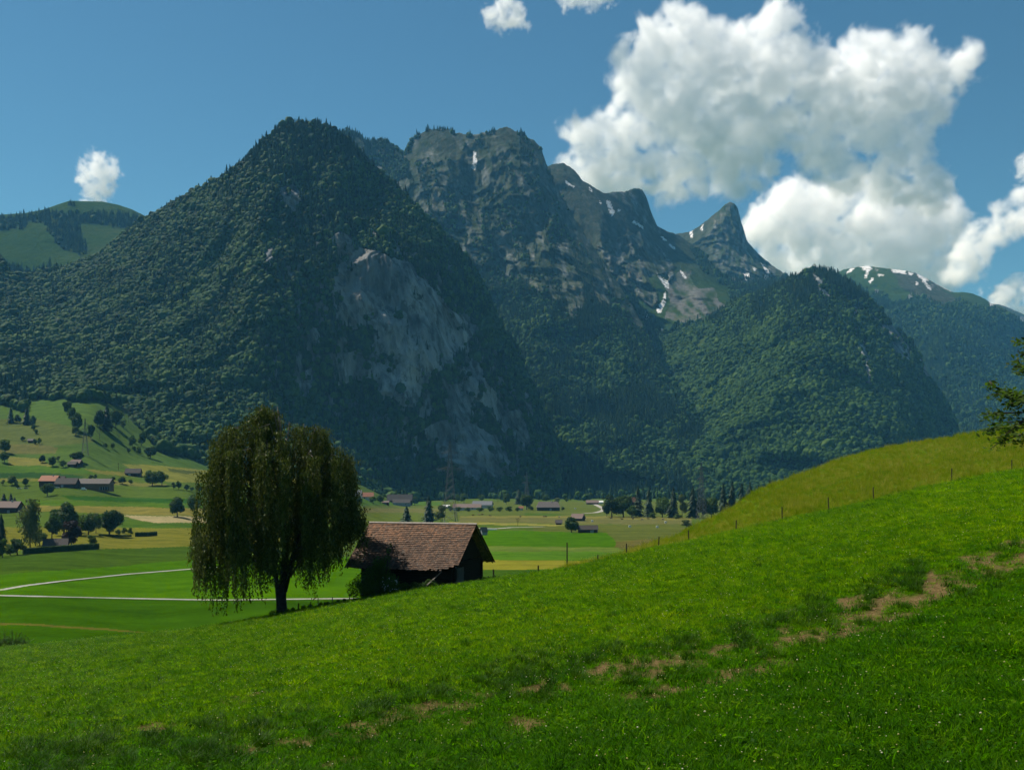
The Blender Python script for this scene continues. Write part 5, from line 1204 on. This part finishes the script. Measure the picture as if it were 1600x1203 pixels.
    mw = Matrix.Translation(root.location) @ Matrix.Rotation(-th, 4, 'Z')
    pl = MB(); pl.box((-.06, -.02, 0), (.06, .02, 1.9)); a = Vector(unproj(667, 914, 86.5).tolist()); b = Vector(unproj(690, 893, 88.4).tolist())
    p_ = pl.build('plank', grey); p_.location = a; p_.rotation_euler = (b - a).to_track_quat('Z', 'Y').to_euler(); p_.scale = (1, 1, (b - a).length / 1.9); tag(p_, 'grey plank leaning against the front wall of the old barn', 'plank')
build_barn()

p_ = behind_crest(594, 1.0)
_r = random.Random(8)
leafy('elder_bush', 'dark elder bush with a few white blossoms in front of the old barn', 'bush', p_, [(-2.2, .2, .7, .9), (-1.4, 0, 1.3, 1.0), (-.5, .2, 1.7, 1.1), (-.9, -.5, .8, .9), (.9, -.5, 1.1, 1.0), (2.0, -.1, .6, .75), (-.1, 0, 2.9, .7), (.5, .1, 1.5, .95), (.1, .1, 2.5, .8), (.9, -.1, .8, .8), (1.5, 0, .7, .6), (-.3, -.4, .7, 1.0), (.62, .1, 3.3, .35), (.75, .1, 4.0, .28), (.85, .1, 4.5, .2), (-.9, .2, 2.2, .5)],
      7500, .085, MAT_BUSH, 61, flowers=[(_r.uniform(.2, 1.6), -.9 + _r.uniform(-.2, .2), _r.uniform(.5, 1.8), .07) for _ in range(26)])
for i_, (px_, d_, w_, h_, lab_) in enumerate([(648, 1.2, 1.0, .75, 'low green weed clump between the elder bush and the leaning plank'), (672, 1.0, .7, .8, 'weed clump at the foot of the leaning plank'), (625, 1.0, .9, .6, 'weed clump at the right foot of the elder bush'),
        (772, 2.0, 1.0, .45, 'dark grass clump at the right corner of the old barn'), (756, 2.0, .8, .4, 'dark low weeds under the gable of the old barn')]):
    leafy('weed_clump', lab_, 'plant', behind_crest(px_, d_), [(-w_ * .5, 0, h_ * .4, h_ * .5), (w_ * .4, 0, h_ * .45, h_ * .5), (0, 0, h_ * .6, h_ * .5)], 700, .06, MAT_WEED, 70 + i_, stems=False, group='weeds along the barn')
for i_, (px_, d_, w_, h_, lab_) in enumerate([(432, 1.0, .7, .7, 'shade-darkened tall weeds at the left foot of the weeping birch'), (458, 1.2, .8, .55, 'shade-darkened weeds right of the weeping birch trunk'), (485, 1.2, 1.0, .5, 'shade-darkened grassy strip under the fence posts beside the birch'), (512, 1.2, 1.0, .45, 'shade-darkened grassy strip between birch and elder bush'), (538, 1.2, .9, .4, 'shade-darkened grass just left of the elder bush')]):
    leafy('weed_clump', lab_, 'plant', behind_crest(px_, d_), [(-w_ * .6, 0, h_ * .3, h_ * .5), (w_ * .6, 0, h_ * .3, h_ * .5), (0, 0, h_ * .5, h_ * .5)], 600, .06, MAT_DARKLEAF, 80 + i_, stems=False, group='weeds along the birch fence')  # the birch's shade on these weeds is put into their dark leaf colour
def dry_bush():
    rng = np.random.default_rng(4); pos = behind_crest(14, 2.0); mb = MB()
    root = leafy('dry_shrub', 'dark straggly bush on the meadow edge at lower left', 'bush', pos, [(-1.6, 0, .6, .8), (-.3, 0, .8, .9), (1.0, 0, .6, .8), (2.2, 0, .4, .6)], 1500, .09, MAT_DARKLEAF, 90)
    for k in range(60):
        x = rng.uniform(-2.2, 2.6); h = rng.uniform(1.0, 2.3) * (1.2 - .16 * abs(x)); mb.tube([(x, rng.normal() * .3, 0), (x + rng.normal() * .2, 0, h * .6), (x + rng.normal() * .4, 0, h)], [.02, .015, .02], 4)
    obj('dry_stalks', mb.mesh('dry_stalks', mat_plain('dry_stalks', (.11, .10, .05), (.06, .055, .03), 4)), root)
dry_bush()

# ------------------------------------------------------------------ fence posts
MAT_POST = mat_plain('weathered_post', (.07, .055, .042), (.03, .025, .02), 12, .9, .1, .02, stretch=(3, 3, .5))
def post(pos, h, r, label, group, lean=(0, 0), name='fence_post'):
    mb = MB(); mb.tube([(0, 0, -.3), (0, 0, h * .5), (0, 0, h - .04), (0, 0, h)], [r * 1.05, r, r * .95, r * .6], 7)
    o = mb.build(name, MAT_POST); o.location = pos; o.rotation_euler = (lean[0], lean[1], 0); tag(o, label, 'fence post', group); return o
ORD = ['first', 'second', 'third', 'fourth', 'fifth', 'sixth', 'seventh', 'eighth', 'ninth', 'tenth']
GP = 'posts of the hillside fence'
for i_, (px_, h_, le) in enumerate([(934, 11, .02), (979, 17, -.02), (1029, 17, .04), (1076, 17, -.02), (1150, 16, .03), (1222, 19, 0), (1295, 21, -.05), (1365, 21, -.04), (1487, 20, .01), (1581, 17, 0)]):
    D_ = float(CREST_D(px_)); post(unproj(px_, float(CREST(px_)) - .5, D_ + .3).tolist(), h_ * D_ / F, .055, '%s fence post counted uphill along the hay slope' % ORD[i_], GP, (0, le))
GB = 'posts between birch and barn'
for i_, (px_, top_, le, lab_) in enumerate([(466, 942, .03, 'thick fence post nearest the birch trunk'), (483, 939, .22, 'leaning fence post right of the thick one by the birch'), (497, 934, 0, 'tall thin fence post midway between birch and elder bush'), (507, 940, .0, 'short stub of a fence post beside the tall thin one'), (519, 932, .03, 'slim fence post nearer the elder bush'), (546, 927, 0, 'fence post at the left edge of the elder bush')]):
    p = behind_crest(px_, .8); post(p, (HY - top_) * p.y / F - p.z, .06 if i_ in (0, 3) else .04, lab_, GB, (0, le))
p = behind_crest(771, 2.5); post(p, (HY - 889) * p.y / F - p.z, .07, 'single fence post just right of the old barn', None)
p = behind_crest(841, 1.0); post(p, (HY - 883) * p.y / F - p.z, .07, 'short stout post at the meadow edge right of the barn', None)
p = behind_crest(886, 1.0); post(p, (HY - 847) * p.y / F - p.z, .06, 'tall thin wooden pole at the start of the hillside fence', None, name='wooden_pole')

# ------------------------------------------------------------------ the tree reaching in from the right edge
def build_side_tree():
    rng = np.random.default_rng(33); D0 = 20.
    py = 1203.
    for q in np.arange(760, 1203, 1.):
        if float(meadow_D(1725, q)) < D0: py = q; break
    base = on_meadow(1725, py); root = empty('side_tree', base); tag(root, 'leafy tree reaching in with two boughs from the right edge', 'tree')
    W = lambda px, y_, d=D0: Vector(unproj(px, y_, d).tolist()) - base
    br = MB(); C = []; Nn = []
    br2 = [([(1725, 620), (1660, 632), (1600, 624), (1580, 613), (1566, 611), (1552, 603), (1546, 595)], .03, .45), ([(1660, 632), (1612, 630), (1596, 629), (1580, 630)], .018, .9), ([(1600, 624), (1575, 617), (1555, 616), (1544, 617)], .012, .0),
           ([(1700, 655), (1640, 645), (1600, 644), (1575, 645), (1550, 646), (1537, 648)], .02, .35), ([(1700, 665), (1630, 662), (1600, 658), (1575, 660), (1552, 661)], .018, .2), ([(1640, 662), (1605, 668), (1572, 668), (1548, 670), (1536, 672)], .014, .45), ([(1640, 670), (1605, 676), (1580, 684), (1560, 692), (1549, 700)], .016, .15),
           ([(1600, 658), (1585, 668), (1570, 680), (1556, 684)], .012, .0), ([(1640, 670), (1612, 688), (1595, 690), (1580, 688)], .012, .1), ([(1650, 560), (1618, 545), (1600, 537), (1587, 531)], .012, .2), ([(1650, 580), (1615, 562), (1602, 556), (1589, 549)], .012, .2), ([(1650, 590), (1615, 574), (1600, 573), (1584, 574)], .014, .1), ([(1650, 600), (1620, 592), (1600, 583), (1590, 560)], .01, .3), ([(1660, 640), (1615, 615), (1598, 611)], .012, .1)]
    for pts, r, bare in br2:
        dd = D0 + rng.normal() * .5; P = [W(x, y_, dd + .25 * rng.normal()) for x, y_ in pts]; k = len(P); br.tube(P, [r * (1 - .75 * i / (k - 1)) + .003 for i in range(k)], 5)
        T = [0]; 
        for a, b in zip(P[:-1], P[1:]): T.append(T[-1] + (b - a).length)
        for j in range(int(T[-1] * 62)):
            s = T[-1] * (bare + (1 - bare) * rng.random()); i = max(0, min(k - 2, int(np.searchsorted(T, s) - 1))); q = P[i].lerp(P[i + 1], (s - T[i]) / max(1e-6, T[i + 1] - T[i]))
            C.append(q + Vector((rng.normal() * .07, rng.normal() * .13, rng.normal() * .05 - .025))); Nn.append((rng.normal() * .6, rng.normal() * .6 - .2, 1.0))
    # the rest of the crown, beyond the edge of the photograph
    for j in range(120):
        x, y_ = 1662 + 130 * rng.random() + 50 * rng.random(), 300 + 400 * rng.random(); d = D0 + rng.normal() * 1.5; a = W(1725, min(y_ + 60, 690), D0); b = W(x, y_, d); br.tube([a, a.lerp(b, .5) + Vector((0, 0, .1)), b], [.03, .02, .008], 5)
        for k in range(120):
            q = a.lerp(b, .45 + .6 * rng.random()); C.append(q + Vector((rng.normal() * .2, rng.normal() * .2, rng.normal() * .16))); Nn.append((rng.normal() * .6, rng.normal() * .6, 1.0))
    C = np.array([list(c) for c in C]); Nn = np.array(Nn); Nn /= np.linalg.norm(Nn, axis=1)[:, None]
    mat = mat_leaf('side_tree_leaves', [(.1, (.02, .045, .006)), (.5, (.045, .085, .010)), (.9, (.085, .125, .016))], .45, ns=1.5, rnd=.1)
    V, Fc = quads(C, Nn, .055, rng, 1.05); obj('crown', np_mesh('crown', V, Fc, [mat]), root); obj('branches', br.mesh('branches', MAT_BARK, True), root)
    tr = MB(); top = W(1725, 420); tr.tube([(0, 0, -.3), (0, 0, .4), (.03, 0, 1.6), (top.x, 0, 3.2), (top.x, 0, top.z)], [.2, .15, .13, .1, .03], 9); obj('trunk', tr.mesh('trunk', MAT_BARK, True), root)
build_side_tree()
# ------------------------------------------------------------------ houses and barns of the valley
M_RED = mat_plain('red_tile_roof', (.30, .13, .07), (.2, .085, .05), 1.5, .85); M_GREYR = mat_plain('grey_tile_roof', (.13, .11, .10), (.085, .072, .066), 1.5, .85); M_DARKR = mat_plain('dark_roof', (.065, .054, .048), (.04, .034, .03), 1.5, .85)
M_SLATE = mat_plain('slate_roof', (.12, .125, .14), (.085, .09, .1), 1.5, .8); M_BROWNR = mat_plain('brown_tile_roof', (.17, .12, .10), (.11, .078, .065), 1.5, .85)
M_TIMBER = mat_plain('brown_timber', (.17, .095, .042), (.11, .06, .028), 1., .85, stretch=(4, 4, .5)); M_DTIMB = mat_plain('dark_timber', (.05, .035, .026), (.028, .02, .015), 1., .9, stretch=(4, 4, .5))
M_PLAST = mat_plain('pale_plaster', (.5, .48, .43), (.4, .38, .34), 1., .9); M_WHITE = mat_plain('white_sheet', (.75, .74, .7), (.6, .6, .57), 1., .7); M_GREYW = mat_plain('grey_metal_wall', (.27, .28, .29), (.2, .21, .22), 1., .7)
t_ = NT('window_glass'); M_GLASS = t_.surf((.03, .035, .04), .15, .5)

def house(name, label, cat, x0, x1, base, eave, ridge, roof, wall, depth=.75, rz=0., over=.7, nwin=0, door=None, chim=False, hip=0.0, front=None):
    """x0, x1: ends in pixels; base, eave, ridge: pixel rows; a saddle roof with its ridge along the front"""
    p = at((x0 + x1) / 2, base); m = p.y / F; L = (x1 - x0) * m; he = (base - eave) * m; hr = (base - ridge) * m; w = min(max(L * depth, 4.0), 15.); r = empty(name, (p.x, p.y + w / 2, p.z), rz); tag(r, label, cat)
    hl, hw = L / 2 - over, w / 2 - over
    mb = MB(); mb.box((-hl, -hw, -1.5), (hl, hw, he))
    if hip < .2:
        k = hr - (hr - he) * .05
        for x in (-hl, hl - .1): mb.prism([(x, -hw, he - .01), (x, hw, he - .01), (x, 0, k)], (.1, 0, 0))
    mb.build('wall', wall, r)
    rf = MB(); hh = L / 2 * hip; dz = (hr - he) * over / max(hw + over, .1)
    A = [(-L / 2, -w / 2, he - dz * .3), (L / 2, -w / 2, he - dz * .3), (L / 2 - hh, 0, hr), (-L / 2 + hh, 0, hr), (L / 2, w / 2, he - dz * .3), (-L / 2, w / 2, he - dz * .3)]; T = [(a, b, c + .22) for a, b, c in A]
    rf.add(A + T, [(6, 7, 8, 9), (9, 8, 10, 11), (0, 3, 2, 1), (3, 5, 4, 2), (0, 1, 7, 6), (4, 5, 11, 10), (1, 2, 8, 7), (2, 4, 10, 8), (5, 3, 9, 11), (3, 0, 6, 9)] if hip < .2 else [(6, 7, 8, 9), (9, 8, 10, 11), (7, 10, 8), (11, 6, 9), (0, 1, 7, 6), (1, 4, 10, 7), (4, 5, 11, 10), (5, 0, 6, 11)])
    ro = rf.build('roof', roof, r)
    if chim: cb = MB(); cb.box((L * .12, -.6, he + (hr - he) * .5), (L * .12 + .9, .3, hr + 1.1)); cb.build('chimney', M_PLAST, ro)
    for k in range(nwin):
        x = -hl + (k + .5) * 2 * hl / nwin; wb = MB(); z = he * .45; wb.box((x - .55, -hw - .06, z), (x + .55, -hw + .01, z + min(1.3, he * .4))); wb.build('window', M_GLASS, r)
    if door is not None:
        db = MB(); x = door * hl; db.box((x - 1.2, -hw - .07, 0), (x + 1.2, -hw + .01, min(2.6, he * .85))); db.build('door', M_DTIMB if wall is not M_DTIMB else M_GREYW, r)
    if front: front(r, L, hl, hw, he)
    return r
def long_front(r, L, hl, hw, he):
    b = MB(); b.box((hl * .45, -hw - .05, 0), (hl * .98, -hw + .01, he * .5)); b.build('bay_shade_panel', M_DTIMB, r)  # solid dark panel standing in for the shade inside the open bays
    for k in range(4): c = MB(); c.box((hl * (.47 + .14 * k), -hw - .12, 0), (hl * (.47 + .14 * k) + .35, -hw - .06, he * .5)); c.build('post', M_GREYW, r)
    d = MB(); d.box((-hl * .55, -hw - .06, .2), (-hl * .42, -hw + .01, he * .6)); d.build('gate', M_DTIMB, r)
house('farmhouse', 'farmhouse with a rusty red roof at the left end of the farm', 'house', 59, 88, 760, 751.5, 743, M_RED, M_DTIMB, .8, -.08, .9, 4, .5, True)
house('shed', 'grey roofed farm shed between the red roof and the long barn', 'shed', 84, 119, 762, 756, 747, M_DARKR, M_DTIMB, .5, -.05, .8, 3, -.3)
house('barn', 'long timber cattle barn with a wide grey roof and a dark panel for the shade in its open bays', 'barn', 114, 173, 765.5, 755.5, 748, M_GREYR, M_TIMBER, .32, -.09, .9, 0, None, front=long_front)
house('shed', 'small outbuilding with dark roof behind the grey shed of the farm', 'shed', 86, 100, 755, 750, 744, M_DARKR, M_DTIMB, .8)
house('barn', 'dark barn standing alone below the yellow field', 'barn', 193.5, 218, 744, 739, 732, M_DARKR, M_DTIMB, .6, .1, .8, 3, -.4)
house('barn', 'larger and rear one of the twin dark barns under the broad tree', 'barn', 108, 125.5, 728, 723.5, 718, M_BROWNR, M_DTIMB, .7, -.1)
house('barn', 'smaller and front one of the twin dark barns under the broad tree', 'barn', 104, 119, 730, 725.5, 721, M_DARKR, M_DTIMB, .7, -.1)
house('hut', 'tiny dark hut with a pale roof among bushes on the pasture', 'hut', 42, 51.5, 692, 688.5, 685.5, M_GREYR, M_DTIMB, .7)
house('house', 'brown roofed house cut by the left edge with a pale terrace in front', 'house', -14, 28, 802, 793, 783.5, M_BROWNR, M_DTIMB, .6, -.05, 1., 5, .3, True)
house('shed', 'dark roofed garden shed between the copper beech and the birch', 'shed', 62, 99, 860, 854, 842.5, M_DARKR, M_DTIMB, .8, .35, .8, 2)
house('house', 'grey roofed house half hidden by the birch at the grassy knoll', 'house', 534, 564, 778, 774, 766, M_SLATE, M_PLAST, .7, 0, .8, 3)
house('house', 'orange roofed little house at the foot of the grassy knoll', 'house', 563, 583, 781, 776, 769.5, M_RED, M_PLAST, .7, .2, .7, 2)
house('barn', 'wide dark barn with a pale lean-to roof behind the old barn', 'barn', 604, 644, 788, 782, 772.5, M_DARKR, M_DTIMB, .6, 0, .9, 0, -.6)
house('shed', 'pale low lean-to shed against the wide dark barn', 'shed', 613, 641, 790.5, 785.5, 780, M_GREYR, M_GREYW, .3, 0, .4, 2)
house('shed', 'low brown shed left of the wide dark barn', 'shed', 596, 608, 788, 785, 782.5, M_BROWNR, M_DTIMB, .6)
house('house', 'far house with a long low grey brown roof behind the hedgerow', 'house', 707, 752, 797, 793, 787.5, M_BROWNR, M_PLAST, .4, 0, .8, 5)
house('house', 'far house with a broad slate gable roof behind the hedgerow', 'house', 738, 770, 794, 789, 783, M_SLATE, M_PLAST, .7, -.15, .9, 3)
house('shed', 'small pale roofed shed by the lattice pylon', 'shed', 691, 703, 794, 791.5, 789, M_WHITE, M_DTIMB, .6)
house('hut', 'tiny red roofed hut at the end of the hedgerow', 'hut', 810, 818, 797, 794, 791, M_RED, M_PLAST, .8)
house('farmhouse', 'far farmhouse with a big grey hipped roof in the middle of the valley', 'house', 838, 876, 798, 792.5, 784, M_GREYR, M_DTIMB, .55, 0, 1., 4, .2, True, hip=.22)
house('barn', 'far low brown barn left of the grove', 'barn', 916, 936, 788, 785.5, 781.5, M_BROWNR, M_DTIMB, .6)
house('shed', 'white shed at the end of the far low brown barn', 'shed', 934, 943, 787, 784.5, 782.3, M_WHITE, M_WHITE, .7)
house('barn', 'dark field barn beside the round tree, nearer of the two', 'barn', 903, 935, 832.5, 827.5, 821, M_DARKR, M_DTIMB, .5, .05, .6, 1, .4)
house('barn', 'brown roofed field barn behind the round tree, farther of the two', 'barn', 893, 914, 814, 810, 803, M_BROWNR, M_DTIMB, .7, -.5, .6)
house('hut', 'small grey hut left of the round tree in the fields', 'hut', 867.5, 879, 820, 817, 812.5, M_GREYR, M_DTIMB, .7)
house('hut', 'little hut with a grey roof showing beside the old barn gable', 'hut', 750, 761, 836, 831, 824, M_GREYR, M_GREYW, .9, .5, .4)
house('shed', 'red roofed building glimpsed inside the grove', 'shed', 984, 994, 790, 784, 777, M_RED, M_DTIMB, .8)

def trough():
    p = at(768, 828); mb = MB(); mb.box((-4, -.6, 0), (4, .6, .8)); mb.box((-3.8, -.5, .8), (3.8, .5, .95)); o = mb.build('silage_bales', M_WHITE); o.location = p; tag(o, 'long white wrapped silage roll by the track beside the little hut', 'silage bale')
trough()

# ------------------------------------------------------------------ pylons and poles
M_STEEL = mat_plain('pylon_steel', (.09, .10, .10), (.06, .065, .065), .5, .7, .3)
def pylon(px, py, top, label, thick=.16, arms=((.85, .10), (.65, .16)), name='lattice_pylon'):
    p = at(px, py); H = (py - top) * p.y / F; r = empty(name, p, .25); tag(r, label, 'pylon', 'lattice pylons'); mb = MB()
    half = lambda z: H * (.075 * (1 - z) ** 1.3 + .008)
    nl = 13; zs = [1 - (1 - k / nl) ** 1.25 for k in range(nl + 1)]
    for sx, sy in ((1, 1), (1, -1), (-1, 1), (-1, -1)): mb.tube([(sx * half(z), sy * half(z), z * H) for z in zs], thick, 4)
    for a, b in zip(zs[:-1], zs[1:]):
        for (ux, uy), (vx, vy) in (((1, 1), (1, -1)), ((1, -1), (-1, -1)), ((-1, -1), (-1, 1)), ((-1, 1), (1, 1))):
            mb.tube([(ux * half(a), uy * half(a), a * H), (vx * half(b), vy * half(b), b * H)], thick * .55, 4, cap=False); mb.tube([(vx * half(a), vy * half(a), a * H), (ux * half(b), uy * half(b), b * H)], thick * .55, 4, cap=False)
    mb.build('tower', M_STEEL, r)
    for z, l in arms:
        for s in (1, -1):
            ab = MB(); tip = Vector((s * l * H, 0, z * H)); 
            for sy in (1, -1):
                ab.tube([(s * half(z), sy * half(z), z * H), tip], thick * .7, 4); ab.tube([(s * half(z), sy * half(z), z * H + .03 * H), tip], thick * .7, 4)
            ao = ab.build('cross_arm', M_STEEL, r)
            ib = MB()
            for f in ((1.0, .6) if l > .12 else (1.0,)): ib.tube([(tip.x * f, 0, z * H), (tip.x * f, 0, z * H - .045 * H)], thick * .8, 5)
            ib.build('insulator', M_STEEL, ao)
    return r
pylon(703, 816, 689, 'tall lattice pylon rising behind the roof of the old barn', .2)
pylon(823, 786, 737, 'far lattice pylon in front of the shaded cliff foot', .2)
pylon(1096, 811, 722, 'lattice pylon standing in the grove at the foot of the wooded hill', .2, ((.88, .07), (.70, .08), (.52, .09)))
pylon(133, 711, 654, 'lattice pylon on the high pasture beside the diagonal tree line', .17, ((.86, .07), (.70, .10)))
def pole(px, py, top, label, bar=True):
    p = at(px, py); H = (py - top) * p.y / F; r = empty('utility_pole', p); tag(r, label, 'pole'); mb = MB(); mb.tube([(0, 0, -.3), (0, 0, H)], [.22, .17], 6); mb.build('shaft', MAT_POST, r)
    b = MB(); b.box((-1.6, -.1, H * .88), (1.6, .1, H * .88 + .22)); b.build('crossbar', MAT_POST, r)
pole(185, 735, 723, 'wooden utility pole with a crossbar left of the lone dark barn')
pole(712, 815, 799, 'wooden utility pole right of the tall lattice pylon')

# ------------------------------------------------------------------ cows, cars
def cow_mesh():
    mb = MB()
    body = [(-1.1, 0, 1.12), (-.95, 0, 1.02), (-.5, 0, .92), (0, 0, .88), (.5, 0, .95), (.8, 0, 1.05), (1.05, 0, 1.15), (1.35, 0, 1.2), (1.62, 0, 1.02), (1.75, 0, .92)]; rad = [.12, .32, .38, .40, .38, .33, .22, .17, .15, .09]
    mb.tube(body, rad, 9, 0)
    for x, s in ((-.8, 1), (-.8, -1), (.62, 1), (.62, -1)): mb.tube([(x, .2 * s, .9), (x - .05, .22 * s, .5), (x, .22 * s, 0)], [.15, .09, .07], 6, 0)
    mb.tube([(-1.15, 0, 1.15), (-1.25, 0, .8), (-1.22, 0, .45)], [.04, .03, .05], 5, 0)
    for s in (1, -1): mb.tube([(1.38, .1 * s, 1.3), (1.36, .3 * s, 1.3)], [.05, .02], 5, 0); mb.tube([(1.42, .08 * s, 1.34), (1.45, .18 * s, 1.5)], [.03, .012], 5, 0)
    t = NT('cow_hide'); r = t.n('ObjectInfo').outputs['Random']; n = t.noise(t.objpos(), 1.6, 2); c = t.mix(t.mapr(n, .48, .54), t.ramp(r, [(.2, (.03, .022, .018)), (.6, (.10, .05, .028)), (.9, (.16, .1, .06))]), t.ramp(r, [(.3, (.09, .06, .04)), (.8, (.5, .46, .4))]))
    return mb.mesh('cow', t.surf(c, .8, .1), True)
CM = cow_mesh()
COWS = [(739, 806, 'cow grazing behind the barn ridge, leftmost of the herd'), (749, 805, 'cow beside the leftmost one, nose towards its neighbour'), (753.5, 804.5, 'cow close right of its neighbour behind the barn ridge'), (766, 806.5, 'cow alone between the herd and the dead tree'), (813, 808, 'cow near the small dead tree'), (850, 808, 'first of two cows left of the farther field barn'), (853, 808, 'second of two cows left of the farther field barn'),
        (874, 808.5, 'cow just above the small grey hut'), (972, 812, 'cow below the broad leafy trees of the grove'), (989, 811.5, 'cow below the first grove conifer'), (1003, 812.5, 'cow below the second grove conifer'), (1013, 811.5, 'cow right of the one below the second conifer'), (1036, 812.5, 'cow below the greyish tree of the grove'), (955, 810.5, 'cow at the left end of the grove')]
for i_, (px_, py_, lab_) in enumerate(COWS):
    o = obj('cow', CM); o.location = at(px_, py_); o.rotation_euler = (0, 0, (0.2, 2.9, .5, 3.3, 1.0)[i_ % 5]); tag(o, lab_, 'cow', 'cattle grazing on the valley floor')
def car(px, py, label, mat, L=4.4, van=False, rz=0):
    r = empty('parked_car' if not van else 'trailer', at(px, py), rz); tag(r, label, 'car' if not van else 'trailer')
    b = MB(); b.prism([(-L / 2, -.85, .3), (L / 2, -.85, .3), (L / 2, -.85, .85), (L * .28, -.85, .95), (-L / 2, -.85, .95)], (0, 1.7, 0)); b.build('body', mat, r)
    c = MB(); h = 1.45 if not van else 2.6; c.prism([(-L * .45, -.78, .951), (L * .27, -.78, .951), (L * .12, -.75, h), (-L * .36, -.75, h)], (0, 1.53, 0)); c.build('cabin', M_GLASS if not van else mat, r)
    for x in (-L * .3, L * .3):
        for s in (-1, 1): w = MB(); w.tube([(x, s * .7, .33), (x, s * .9, .33)], .33, 10); w.build('wheel', M_DTIMB, r)
car(30, 763.5, 'white car parked in the meadow left of the farm', M_WHITE); car(41, 763.5, 'dark car parked right of the white one by the farm', M_GREYW); car(89, 762.5, 'pale car at the front of the farm shed', M_WHITE); car(131, 765.5, 'white trailer parked in front of the long timber barn', M_WHITE, 5, True)
def marker(px, py, label):
    p = at(px, py); mb = MB(); mb.box((-.9, -.5, 0), (.9, .5, 1.3)); mb.prism([(-.95, -.55, 1.3), (.95, -.55, 1.3), (0, -.55, 1.6)], (0, 1.1, 0)); o = mb.build('water_trough', M_WHITE); o.location = p; tag(o, label, 'trough', 'white boxes in the meadows')
marker(925.5, 815, 'white box in the meadow right of the farther field barn'); marker(984, 823.5, 'white box in the meadow left of the pale strip'); marker(1027, 824.5, 'white box at the pale strip near the hay slope'); marker(1040, 817, 'white box below the grove middle'); marker(899, 795, 'white box in the meadow right of the grey farmhouse')
# ------------------------------------------------------------------ haze
def build_haze():
    mb = MB(); mb.box((-7000, -150, -900), (7500, 8300, 1640))
    t = NT('valley_haze'); v = t.n('VolumePrincipled'); v.inputs['Color'].default_value = (.17, .57, 1.0, 1); v.inputs['Density'].default_value = HAZE_DENSITY
    v.inputs['Absorption Color'].default_value = (.75, .9, 1, 1); v.inputs['Anisotropy'].default_value = 0.0
    t.t.links.new(v.outputs[0], t.out.inputs['Volume'])
    o = mb.build('haze', t.m); tag(o, kind='stuff')
HAZE_DENSITY = 3.5e-5
build_haze()
